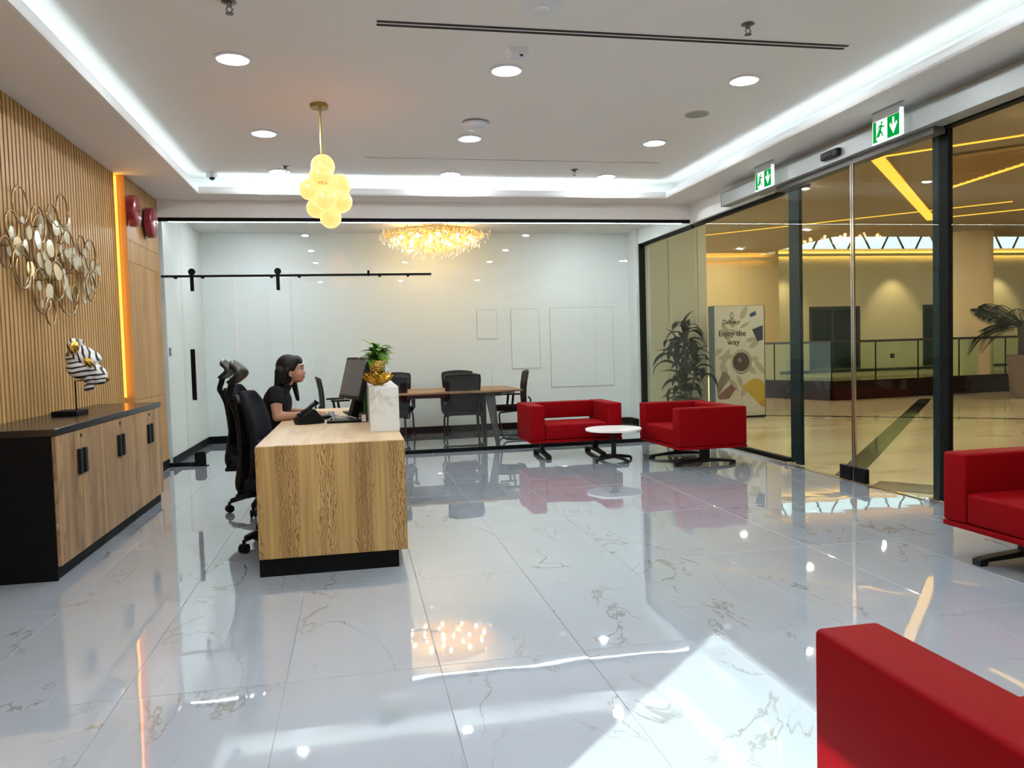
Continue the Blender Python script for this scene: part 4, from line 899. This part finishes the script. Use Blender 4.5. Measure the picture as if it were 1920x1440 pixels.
# chandelier over the meeting table
ch = thing('chandelier', 'wide oval crystal chandelier glowing gold above the meeting table', 'chandelier', (1.16, 11.2, 2.55))
obj('canopy', cyl(B(), (0, 0, .535), .16, .03, 32, 'Z', .004), chrome, ch, True); obj('rod', cyl(B(), (0, 0, .47), .012, .12, 10), chrome, ch)
bm = B(); tube(bm, [(.62*math.cos(a), .62*math.sin(a), .40) for a in [2*PI*i/48 for i in range(48)]], .012, 6, closed=True); tube(bm, [(.35*math.cos(a), .35*math.sin(a), .41) for a in [2*PI*i/40 for i in range(40)]], .012, 6, closed=True)
for k in range(6): a = k*PI/3; tube(bm, [(0, 0, .42), (.62*math.cos(a), .62*math.sin(a), .40)], .010, 6)
obj('frame', bm, gold, ch)
bulbm = emis('chandelier_bulb', (1, .70, .34), 70)
for k in range(22):
    r_ = .55 if k < 12 else .34 if k < 19 else .1; a = (2*PI*k/12) if k < 12 else 2*PI*(k-12)/7 if k < 19 else 2*PI*(k-19)/3
    obj('bulb', ell(B(), (r_*math.cos(a), r_*math.sin(a), .30), (.020, .020, .03), None, 10, 8), bulbm, ch, 'all')
def crystal(bm, p, s_):
    x, y, z = p; vs = [bm.verts.new((x, y, z+s_*1.1))]+[bm.verts.new((x+s_*.30*math.cos(a), y+s_*.30*math.sin(a), z-s_*.2)) for a in (0, PI/2, PI, 1.5*PI)]+[bm.verts.new((x, y, z-s_*.8))]
    for i in range(4): bm.faces.new((vs[0], vs[1+i], vs[1+(i+1) % 4])); bm.faces.new((vs[5], vs[1+(i+1) % 4], vs[1+i]))
m, n, l, b = nt('crystal_gold'); b.inputs['Base Color'].default_value = (1, .72, .30, 1); b.inputs['Metallic'].default_value = .3; b.inputs['Roughness'].default_value = .2
cg = m; ccl = P('crystal_clear', (.88, .86, .82), .1, .3)
for nm, cnt, mt in (('gold_crystals', 1500, cg), ('clear_crystals', 520, ccl)):
    bm = B()
    for i in range(cnt):
        r_ = math.sqrt(random.random())*.72 if mt is cg else (.2+.62*math.sqrt(random.random())); a = random.uniform(0, 2*PI)
        lo = .03+.30*(r_/.76)**1.6
        z = random.uniform(lo+.05, .40) if mt is cg else lo+random.uniform(-.06, .05)
        crystal(bm, (r_*math.cos(a), r_*math.sin(a), z), random.uniform(.016, .034))
    o = obj(nm, bm, mt, ch); o['kind'] = 'stuff'
# ================================================================== CEILING FIXTURES
trimw = P('trim_white', (.70, .71, .75), .35)
refl = P('reflector', (.16, .18, .22), .3, .5)
def downlight(loc, label, group):
    t = thing('downlight', label, 'downlight', loc, 0, group)
    obj('trim_ring', lathe(B(), [(.110, 0), (.128, -.003), (.126, -.009), (.108, -.010), (.102, -.004)], 40), trimw, t, True)
    bm = B(); n_ = 40; rs = [(.106, -.003), (.085, -.0015), (.060, -.0012)]
    lathe(bm, rs, n_); obj('reflector', bm, refl, t, True)
    obj('lamp', lathe(B(), [(.056, -.003), (.050, -.012), (.001, -.014)], 32), e_down, t, True)
    return t
rows = ['nearest', 'middle', 'farthest']; cols = ['left', 'centre', 'right']
dl = None
for r_, y in enumerate((5.82, 7.72, 9.30)):
    for c_, x in enumerate((-.755, 1.18, 3.095)):
        lb = 'round recessed downlight in the %s visible row, %s one' % (rows[r_], cols[c_])
        if dl is None: dl = downlight((x, y, ZC), lb, 'recessed lobby downlights')
        else: dup(dl, (x, y, ZC), 0, lb, 'recessed lobby downlights')
for r_, y in enumerate((3.9, 1.97)):
    for c_, x in enumerate((-.755, 1.18, 3.095)):
        dup(dl, (x, y, ZC), 0, 'round recessed downlight above the camera, %s one of the %s row' % (cols[c_], ['first', 'second'][r_]), 'recessed lobby downlights')
for x in (-.755, 1.18, 3.095): dup(dl, (x, .1, ZS), 0, 'round recessed downlight in the soffit behind the viewpoint, %s one' % ('left' if x < 0 else 'centre' if x < 2 else 'right'), 'recessed lobby downlights')
for x in (-1.2, 3.5): dup(dl, (x, 11.1, 3.10), 0, 'round recessed downlight in the meeting room ceiling, %s of the chandelier' % ('left' if x < 0 else 'right'), 'meeting room downlights')  # invented fill lamps, added to brighten the meeting room
slotm = P('slot_black', (.004, .004, .005), .8)
for i, (x0, x1, y, w_) in enumerate(((.21, 3.49, 5.085, .085), (.2, 3.49, 8.564, .05))):
    t = thing('linear_diffuser', ['long twin slot air diffuser in the ceiling, nearest the viewer', 'long thin air diffuser in the ceiling, beyond the pendant lamp'][i], 'air diffuser', (0, 0, ZC), 0, 'linear air diffusers')
    bm = B(); b2(bm, (x0-.03, y-w_/2-.02, -.0025), (x1+.03, y+w_/2+.02, -.0002)); obj('flange', bm, ceilm, t)
    if i == 0:
        for q in (-.026, .026): obj('slot', b2(B(), (x0, y+q-.017, -.0035), (x1, y+q+.017, -.0024)), slotm, t)
    else: obj('slot', b2(B(), (x0, y-.009, -.0035), (x1, y+.009, -.0024)), slotm, t); obj('vane', b2(B(), (x0, y-.02, -.006), (x1, y-.010, -.0024)), steel, t)
t = thing('smoke_detector', 'white domed smoke detector on the ceiling above the middle downlight', 'smoke detector', (1.15, 7.17, ZC))
obj('base', cyl(B(), (0, 0, -.008), .115, .016, 40, 'Z', .002), P('detector_grey', (.2, .2, .2), .5), t, True); obj('dome', lathe(B(), [(.12, -.016), (.121, -.03), (.10, -.055), (.05, -.062), (.001, -.063)], 40), trimw, t, True); obj('cap', lathe(B(), [(.04, -.062), (.04, -.07), (.001, -.072)], 24), trimw, t, True)
t = thing('ceiling_speaker', 'round grey speaker grille in the ceiling, right of the smoke detector', 'speaker', (3.11, 6.73, ZC))
obj('rim', lathe(B(), [(.11, 0), (.112, -.004), (.10, -.006), (.098, -.002)], 40), P('grille_rim', (.45, .44, .40), .5), t, True); obj('grille', lathe(B(), [(.098, -.002), (.098, -.005), (.001, -.006)], 40), P('grille', (.30, .29, .25), .6, bump=.5, bscale=400), t, True)
t = thing('ceiling_sensor', 'round white sensor plate at the top edge of ceiling view', 'sensor', (1.19, 4.74, ZC))
obj('plate', lathe(B(), [(.13, 0), (.13, -.006), (.11, -.012), (.001, -.013)], 40), trimw, t, True); obj('lens', lathe(B(), [(.05, -.012), (.045, -.022), (.001, -.026)], 24), P('lens_white', (.8, .8, .82), .15), t, True)
t = thing('presence_sensor', 'small white box sensor with black window below the long slot diffuser', 'sensor', (1.178, 5.42, ZC))
bm = B(); prism(bm, [(-.075, 0), (.075, 0), (.06, -.05), (-.045, -.05)], 'Y', -.06, .06); obj('housing', bm, trimw, t); obj('window', bx(B(), (.015, -.052, -.035), (.05, .012, .035), (0, .7, 0)), black, t)
sk = None
for x, y, lb in ((-.643, 4.9, 'metal sprinkler head at the top picture edge, left'), (2.584, 4.80, 'metal sprinkler head beyond the right end of the slot diffuser'), (-.672, 9.05, 'small sprinkler head near the left end of thin diffuser'), (2.6, 8.97, 'small sprinkler head beside the right end of thin diffuser')):
    if sk is None:
        sk = thing('sprinkler', lb, 'sprinkler', (x, y, ZC), 0, 'ceiling sprinklers')
        sm_ = P('sprinkler_metal', (.16, .16, .16), .3, .9)
        obj('escutcheon', lathe(B(), [(.042, 0), (.044, -.005), (.02, -.014), (.012, -.03), (.001, -.03)], 24), sm_, sk, True)
        bm = B()
        for s_ in (-1, 1): tube(bm, [(s_*.010, 0, -.028), (s_*.018, 0, -.045), (s_*.004, 0, -.066)], .004, 6)
        obj('yoke', bm, sm_, sk)
        obj('deflector', lathe(B(), [(.004, -.064), (.024, -.067), (.024, -.070), (.001, -.072)], 16), sm_, sk, True)
    else: dup(sk, (x, y, ZC), 0, lb, 'ceiling sprinklers')
t = thing('dome_camera', 'small white security camera with black dome at the cove corner', 'security camera', (-1.50, 9.40, ZC))
obj('base', lathe(B(), [(.06, 0), (.062, -.04), (.055, -.055), (.001, -.056)], 28), trimw, t, True); obj('eyeball', ell(B(), (.005, -.012, -.062), (.034, .034, .030)), P('camera_black', (.01, .01, .012), .12), t, 'all'); obj('collar', lathe(B(), [(.055, -.05), (.045, -.062), (.034, -.064)], 28), trimw, t, True)
# pendant lamp
pn = thing('pendant_lamp', 'glowing cluster of warm frosted globes hanging on a brass rod', 'pendant lamp', (-.215, 6.80, ZC))
obj('canopy', cyl(B(), (0, 0, -.016), .075, .032, 36, 'Z', .003), brass, pn, True)
obj('rod', cyl(B(), (0.005, 0, -.22), .0085, .40, 12), brass, pn)
gm, n, l, b = nt('frosted_globe')
n.remove(b); fr_ = N(n, 'ShaderNodeLayerWeight'); fr_.inputs['Blend'].default_value = .42
colr = mixc(n, l, fr_.outputs['Facing'], (1.0, .285, .075), (1.0, .40, .16)); e_ = N(n, 'ShaderNodeEmission'); l.new(colr, e_.inputs[0]); e_.inputs[1].default_value = L_PEND
df = N(n, 'ShaderNodeBsdfPrincipled'); df.inputs['Base Color'].default_value = (.22, .14, .07, 1); df.inputs['Roughness'].default_value = .3
ads = N(n, 'ShaderNodeAddShader'); l.new(e_.outputs[0], ads.inputs[0]); l.new(df.outputs[0], ads.inputs[1]); l.new(ads.outputs[0], n['Material Output'].inputs[0])
K_ = .000815
for (u, v, r_, dy) in ((352, 735, 120, 0), (335, 850, 120, -.06), (215, 975, 108, -.02), (500, 930, 122, .02), (520, 1100, 115, -.04), (372, 1098, 113, -.12), (410, 1255, 108, -.0), (275, 1145, 105, .05), (430, 980, 110, .09), (380, 985, 105, -.03)):
    obj('globe', ell(B(), ((u-352)*K_+.012, dy, -.409-(v-615)*K_), (r_*K_,)*3, None, 32, 20), gm, pn, 'all')
text('lettering', 'MILA', .034, P('lamp_ink', (.05, .03, .01), .5), pn, (.012, -.136, -.672), (PI/2, 0, 0))
bpy.context.view_layer.update()
# exit signs
green = emis('exit_green', (.0, .30, .045), 1.0); exitw = emis('exit_white', (.85, 1, .9), .95)
frost = P('acrylic_edge', (.8, .85, .9), .2, emit=(.8, .85, 1), es=.6)
def exit_sign(loc, label):
    t = thing('exit_sign', label, 'exit sign', loc, 0, 'green emergency exit signs')      # faces -x, width along y; picture left = far (+y)
    obj('ceiling_bracket', b2(B(), (-.012, -.19, -.006), (.014, .17, 0)), P('bracket_grey', (.25, .25, .25), .4) if 'bracket_grey' not in MATS else MATS['bracket_grey'], t)
    hp = obj('hanger_plate', b2(B(), (-.004, -.175, -.075), (.006, .165, -.006)), P('hanger_grey', (.45, .45, .44), .4) if 'hanger_grey' not in MATS else MATS['hanger_grey'], t)
    obj('panel', b2(B(), (-.006, -.165, -.250), (.006, .165, -.075)), exitw, t)
    obj('panel_edge', b2(B(), (-.014, -.190, -.254), (.014, -.166, -.045), .003, 1), frost, t); obj('panel_edge', b2(B(), (-.010, -.166, -.258), (.010, .168, -.2505)), frost, t)
    x = -.0065
    def g(name, poly, mat, d=0): return obj(name, prism(B(), [(-p, q) for p, q in poly], 'X', x-.0008-d, x-d), mat, t)     # poly in sign coords: right = -y
    g('arrow_field', [(.02, -.245), (.163, -.245), (.163, -.078), (.02, -.078)], green)
    g('arrow', [(.080, -.095), (.103, -.095), (.103, -.160), (.128, -.130), (.138, -.150), (.092, -.225), (.046, -.150), (.056, -.130), (.080, -.160)], exitw, .0009)
    g('door_jamb', [(-.155, -.245), (-.118, -.245), (-.118, -.078), (-.155, -.078)], green)
    g('door_step', [(-.155, -.245), (-.10, -.245), (-.10, -.232), (-.155, -.232)], green, .0004)
    g('running_figure', ellp(-.048, -.102, .010, .010, 0, 14), green, .0009)
    g('running_figure', [(-.072, -.118), (-.050, -.114), (-.036, -.132), (-.012, -.134), (-.012, -.141), (-.040, -.142), (-.046, -.134), (-.056, -.162), (-.040, -.185), (-.030, -.212), (-.038, -.216), (-.052, -.190), (-.066, -.172), (-.080, -.198), (-.112, -.202), (-.112, -.210), (-.076, -.208), (-.062, -.180), (-.074, -.160), (-.066, -.132), (-.080, -.136), (-.090, -.156), (-.097, -.153), (-.085, -.126)], green, .0009)
    return t
exit_sign((4.235, 5.655, ZS), 'green running man exit sign with down arrow, nearer right one'); exit_sign((4.225, 7.56, ZS), 'green running man exit sign with down arrow, farther one beside header end')
# ================================================================== PLANTS IN THE MALL
dr = thing('dracaena', 'tall potted dracaena with drooping dark leaves behind the red armchair', 'plant', (5.03, 11.45, 0))
obj('pot', lathe(B(), [(.15, 0), (.17, .01), (.21, .42), (.22, .44), (.20, .44), (.19, .40), (.001, .39)], 32), P('pot_dark', (.05, .05, .05), .4), dr, True)
lfm = [P('dracaena_leaf', (.0018, .009, .003), .5, spec=.15), P('dracaena_leaf_edge', (.06, .11, .02), .4)]
stem_m = P('cane', (.09, .07, .04), .8)
pm = []
for L, w, d_, a_ in ((.46, .062, 2.5, .85), (.43, .068, 2.1, .7), (.40, .062, 2.8, .9), (.36, .062, 1.3, .6)):
    bm = leafmesh(L, w, d_, .35, 12, tip=.8, arch=a_); me = bpy.data.meshes.new('leaf'); bm.to_mesh(me); bm.free(); me.materials.append(lfm[0]); me.materials.append(lfm[1])
    for i, p in enumerate(me.polygons):
        p.use_smooth = True
    pm.append(me)
for cx_, cy_, h_, nl in ((.0, 0, 1.50, 16), (-.12, .06, 1.24, 16), (.13, -.04, 1.08, 15), (.02, .10, .84, 14), (-.06, -.1, .68, 13)):
    obj('cane', tube(B(), [(cx_*.4, cy_*.4, .38), (cx_, cy_, h_*.7), (cx_, cy_, h_)], [.016, .014, .012], 8), stem_m, dr, True)
    for k in range(nl):
        az_ = k*2.4+random.uniform(-.25, .25); q = k/nl
        o = bpy.data.objects.new('leaf', pm[random.randrange(4)]); C.objects.link(o); o.parent = dr
        o.location = (cx_, cy_, h_-.36*(1-q)**1.0+.02); s_ = random.uniform(.95, 1.3)*(1-.15*q)
        o.scale = (s_, s_, s_); o.rotation_euler = (random.uniform(-.2, .2), -.75*q+random.uniform(-.15, .2), az_)
    o = bpy.data.objects.new('leaf', pm[3]); C.objects.link(o); o.parent = dr; o.location = (cx_, cy_, h_); o.rotation_euler = (0, -1.1, cx_*30)
pl = thing('palm', 'palm with arching fronds in tall ribbed brown planter by the column', 'plant', (13.22, 13.55, 0))
rib = [(.19, 0), (.20, .01)]
for i in range(22): z = .02+i*.038; r_ = .20+.075*(z/.87)**.8; rib += [(r_, z), (r_+.008, z+.019)]
rib += [(.283, .87), (.262, .87), (.25, .82), (.001, .82)]
obj('planter', lathe(B(), rib, 36), P('planter_brown', (.17, .11, .075), .55), pl, True)
palm = P('palm_leaf', (.005, .012, .008), .6, spec=.2)
obj('trunk', tube(B(), smoothpts([(0, 0, .80), (.01, 0, 1.1), (0, .01, 1.38), (0, 0, 1.5)], 4), [.09]*5+[.085]*5+[.07]*3, 12), P('palm_trunk', (.05, .04, .03), .9, noise=.4, nscale=30, bump=.8, bscale=40), pl, True)
def frond(L, droop, rise):
    bm = B(); pts = [Vector((L*s_*(1-.12*s_), 0, L*(rise*s_-droop*s_*s_))) for s_ in [i/16 for i in range(17)]]
    tube(bm, pts, [.012*(1-.7*i/16) for i in range(17)], 5)
    for i in range(3, 17):
        for q in (0, .5):
            s_ = min(1, (i+q)/16); p = Vector((L*s_*(1-.12*s_), 0, L*(rise*s_-droop*s_*s_))); ll = L*.36*math.sin(PI*(.12+.84*s_))+.04
            for sd in (-1, 1):
                d = Vector((.55, sd*.8, -.25)).normalized(); e = p+d*ll+Vector((0, 0, -.12*ll)); m_ = p+d*ll*.5; wv = Vector((.010, 0, .004))
                bm.faces.new([bm.verts.new(x) for x in (p, m_+wv, e, m_-wv)])
    return bm
pf = []
for L, dp, rs in ((1.15, .62, .55), (1.05, .35, .75), (1.1, .85, .35), (1.1, .5, .95)):
    bm = frond(L, dp, rs); me = bpy.data.meshes.new('frond'); bm.to_mesh(me); bm.free(); me.materials.append(palm); pf.append(me)
for k in range(20):
    o = bpy.data.objects.new('frond', pf[k % 4]); C.objects.link(o); o.parent = pl; o.location = (0, 0, 1.36+.006*k); o.rotation_euler = (0, 0, k*2.39996); s_ = random.uniform(.8, 1.0); o.scale = (s_,)*3
# mall lamps: recessed spots (some wash the far wall in scallops); atrium roof ones are unseen, added to brighten that wall
ml = None
for x, y, z in ((9.6, 8.9, 3.6), (9.4, 15.1, 3.6), (9.5, 18.2, 3.6), (7, 7, 3.6), (12.5, 8, 3.6), (12.3, 12.2, 3.6), (15.5, 13, 3.6), (6.8, 11.0, 3.6), (8.5, 4, 3.6), (12, 3, 3.6), (7, 0, 3.6), (12.6, 20.5, 4.9), (15.2, 20.5, 4.9), (17.8, 20.5, 4.9), (20.4, 20.5, 4.9), (23, 20.5, 4.9)):
    i_ = ((x, y) == (9.6, 8.9)); lb = 'small twin spot in the mall ceiling, %s' % {(9.6, 8.9): 'beside the timber soffit', (9.4, 15.1): 'short of the clerestory, left of the door seam', (9.5, 18.2): 'above the advert stand', (7, 7): 'just outside the entrance doors', (12.5, 8): 'beyond the timber soffit', (12.3, 12.2): 'in front of the column', (15.5, 13): 'right of the column', (6.8, 11.0): 'in front of the advert stand', (8.5, 4): 'outside the near fixed pane', (12, 3): 'far out to the right', (7, 0): 'level with the viewpoint', (12.6, 20.5): 'under the atrium roof, first', (15.2, 20.5): 'under the atrium roof, second', (17.8, 20.5): 'under the atrium roof, third', (20.4, 20.5): 'under the atrium roof, fourth', (23, 20.5): 'under the atrium roof, fifth'}[(x, y)]
    if ml is None:
        ml = thing('mall_spotlight', lb, 'spotlight', (x, y, z), 0, 'recessed mall spots')
        obj('bezel', b2(B(), (-.14, -.07, -.006), (.14, .07, 0), .002, 1), trimw, ml)
        for q in (-.06, .06): obj('lamp', cyl(B(), (q, 0, -.008), .035, .006, 16), e_malld, ml)
    else:
        o = dup(ml, (x, y, z), .6, lb, 'recessed mall spots')
        if z > 4: o.scale = (.85, .85, 1)
def lamp(name, kind, loc, energy, col, size=1, rot=(0, 0, 0), spot=None, blend=.4, sy_=None):
    L_ = bpy.data.lights.new(name, kind); L_.energy = energy; L_.color = col
    if kind == 'AREA':
        L_.size = size
        if sy_: L_.shape = 'RECTANGLE'; L_.size_y = sy_
    else: L_.shadow_soft_size = size
    if spot: L_.spot_size = spot; L_.spot_blend = blend
    o = bpy.data.objects.new(name, L_); C.objects.link(o); o.location = loc; o.rotation_euler = rot; return o
for x in (14.6, 18.9, 23.2): lamp('wall_washer', 'SPOT', (x, 24.1, 4.0), 75, (1, .74, .42), .08, (.34, 0, 0), 1.25, .6)
# ================================================================== PERSON
skin = P('skin', (.40, .205, .125), .5)
lipm = P('lips', (.20, .02, .03), .35); eyew = P('eye_white', (.6, .57, .53), .2); iris = P('iris', (.02, .012, .01), .1)
hairm = P('hair', (.0025, .002, .0025), .5, spec=.25); topm = P('black_top', (.005, .005, .006), .8, spec=.2)
pe = thing('person', 'seated person in black short sleeved top typing at the reception desk', 'person', (-.725, 6.72, 0), -.05)
bm = B()
cone(bm, (0, -.09, .56), (.40, -.10, .565), .088, .062); cone(bm, (0, .09, .56), (.40, .10, .565), .088, .062)          # thighs
for s_ in (-1, 1):
    cone(bm, (.40, s_*.10, .545), (.36, s_*.10, .11), .056, .036); cone(bm, (.345, s_*.10, .07), (.50, s_*.105, .035), .038, .028)   # calves, feet
ell(bm, (-.01, 0, .56), (.14, .175, .11)); cone(bm, (.0, 0, .62), (.06, 0, .80), .115, .115)
ell(bm, (.045, 0, .74), (.105, .135, .14)); ell(bm, (.085, 0, .90), (.105, .15, .13)); ell(bm, (.10, 0, .985), (.08, .155, .055))
cone(bm, (.125, 0, 1.0), (.185, 0, 1.09), .052, .048)                                                        # neck
hc = Vector((.215, 0, 1.165))
ell(bm, hc+Vector((-.012, 0, .02)), (.098, .076, .098)); ell(bm, hc+Vector((.035, 0, -.035)), (.062, .060, .072)); ell(bm, hc+Vector((.055, 0, -.078)), (.034, .034, .026))
ell(bm, hc+Vector((.040, -.033, -.035)), (.038, .028, .032)); ell(bm, hc+Vector((.040, .033, -.035)), (.038, .028, .032))     # cheeks
cone(bm, hc+Vector((.084, 0, .004)), hc+Vector((.096, 0, -.030)), .009, .0125, 10)                           # nose
ell(bm, hc+Vector((.084, -.011, -.034)), (.010, .009, .008)); ell(bm, hc+Vector((.084, .011, -.034)), (.010, .009, .008))
ell(bm, hc+Vector((.073, 0, .028)), (.024, .052, .014))                                                      # brow
for s_ in (-1, 1): ell(bm, hc+Vector((-.012, s_*.074, -.018)), (.020, .010, .030))                           # ears
def arm(sh, el, wr, hd, s_):
    cone(bm, sh, el, .052, .040); cone(bm, el, wr, .042, .025)
    w_ = Vector(wr); d = (Vector(hd)-w_).normalized(); n_ = Vector((0, 0, 1)); sd = d.cross(n_).normalized()
    ell(bm, w_+d*.045, (.045, .036, .016), (0, 0, math.atan2(d.y, d.x)))
    for k, (of, ln) in enumerate(((-.027, .060), (-.009, .072), (.009, .066), (.027, .050))):
        a = w_+d*.075+sd*of; m_ = a+d*ln*.55+Vector((0, 0, .006)); e = m_+d*ln*.45+Vector((0, 0, -.020))
        cone(bm, a, m_, .0095, .0085, 8); cone(bm, m_, e, .0085, .0075, 8)
    th = w_+d*.03-sd*.03*s_; cone(bm, th, th+d*.03-sd*.022*s_, .011, .010, 8); cone(bm, th+d*.03-sd*.022*s_, th+d*.058-sd*.022*s_+Vector((0, 0, -.008)), .010, .008, 8)
arm((.095, -.165, .975), (.115, -.215, .800), (.335, -.140, .800), (.43, -.10, .795), -1)
arm((.095, .165, .975), (.150, .215, .800), (.345, .125, .800), (.44, .085, .795), 1)
remesh(obj('body', bm, skin, pe, 'all'), .0062, 4)
for s_ in (-1, 1):
    ey = obj('eye', ell(B(), hc+Vector((.076, s_*.031, .004)), (.012, .014, .009), None, 14, 10), eyew, pe, 'all')
    obj('iris', ell(B(), hc+Vector((.0825, s_*.033, .004)), (.007, .0095, .008), None, 12, 8), iris, ey, 'all')
    obj('eyebrow', tube(B(), smoothpts([hc+Vector((.093, s_*.016, .030)), hc+Vector((.089, s_*.034, .036)), hc+Vector((.073, s_*.050, .030))], 4), .0038, 6), hairm, pe, True)
    obj('eyelash', tube(B(), smoothpts([hc+Vector((.086, s_*.018, .010)), hc+Vector((.087, s_*.031, .014)), hc+Vector((.074, s_*.045, .008))], 4), .0028, 6), hairm, pe, True)
    obj('earring', ell(B(), hc+Vector((-.002, s_*.086, -.046)), (.006, .006, .006), None, 10, 8), trimw, pe, 'all')
bm = B(); ell(bm, hc+Vector((.088, 0, -.058)), (.012, .020, .006)); ell(bm, hc+Vector((.085, 0, -.066)), (.012, .017, .007)); obj('lips', bm, lipm, pe, 'all')
bm = B()   # hair: cap, side falls to the shoulders, one lock falling in front on the far side
ell(bm, hc+Vector((-.030, 0, .032)), (.103, .088, .100)); ell(bm, hc+Vector((.015, 0, .072)), (.072, .07, .052)); ell(bm, hc+Vector((-.06, 0, -.04)), (.075, .085, .10))
for y in (-.055, 0, .055): cone(bm, hc+Vector((-.085, y, -.01)), hc+Vector((-.115, y*1.15, -.135)), .048, .026)
cone(bm, hc+Vector((-.035, -.070, .0)), hc+Vector((-.07, -.082, -.10)), .030, .020); cone(bm, hc+Vector((-.02, .072, .0)), hc+Vector((.00, .095, -.12)), .028, .026); cone(bm, hc+Vector((.00, .095, -.12)), hc+Vector((.025, .09, -.25)), .026, .016)
for s_ in (-1, 1): cone(bm, hc+Vector((.045, s_*.045, .078)), hc+Vector((.005, s_*.075, .01)), .026, .018)
remesh(obj('hair', bm, hairm, pe, 'all'), .006, 3)
bm = B()   # top with cap sleeves and collar
ell(bm, (-.0, 0, .62), (.13, .165, .10)); cone(bm, (.0, 0, .62), (.06, 0, .80), .125, .125); ell(bm, (.045, 0, .74), (.118, .148, .15)); ell(bm, (.088, 0, .90), (.118, .163, .135)); ell(bm, (.10, 0, .985), (.088, .158, .060))
for s_ in (-1, 1): cone(bm, (.094, s_*.150, .978), (.101, s_*.172, .930), .069, .064)
cone(bm, (.115, 0, .99), (.150, 0, 1.04), .068, .060)
remesh(obj('blouse', bm, topm, pe, 'all'), .008, 3)
m, n, l, b = nt('patterned_skirt'); tc = N(n, 'ShaderNodeTexCoord'); vo = N(n, 'ShaderNodeTexVoronoi'); vo.inputs['Scale'].default_value = 70; l.new(tc.outputs['Object'], vo.inputs['Vector'])
l.new(mixc(n, l, ramp(n, l, vo.outputs['Distance'], [(.30, 0.0), (.45, 1.0)]), (.30, .30, .31), (.012, .012, .014)), b.inputs['Base Color']); b.inputs['Roughness'].default_value = .85
bm = B(); ell(bm, (-.015, 0, .575), (.155, .19, .115)); cone(bm, (0, -.09, .565), (.36, -.10, .57), .102, .080); cone(bm, (0, .09, .565), (.36, .10, .57), .102, .080); ell(bm, (.2, 0, .575), (.18, .12, .07))
remesh(obj('skirt', bm, m, pe, 'all'), .010, 3)
for s_ in (-1, 1):
    bm = B(); cone(bm, (.345, s_*.10, .055), (.50, s_*.105, .036), .043, .034); ell(bm, (.335, s_*.10, .045), (.05, .038, .045)); remesh(obj('shoe', bm, black, pe, 'all'), .008, 2)
# names of mesh data follow the objects
for o in S.objects:
    if o.type == 'MESH' and not o.data.name.startswith(o.name.split('.')[0]): o.data.name = o.name.split('.')[0]
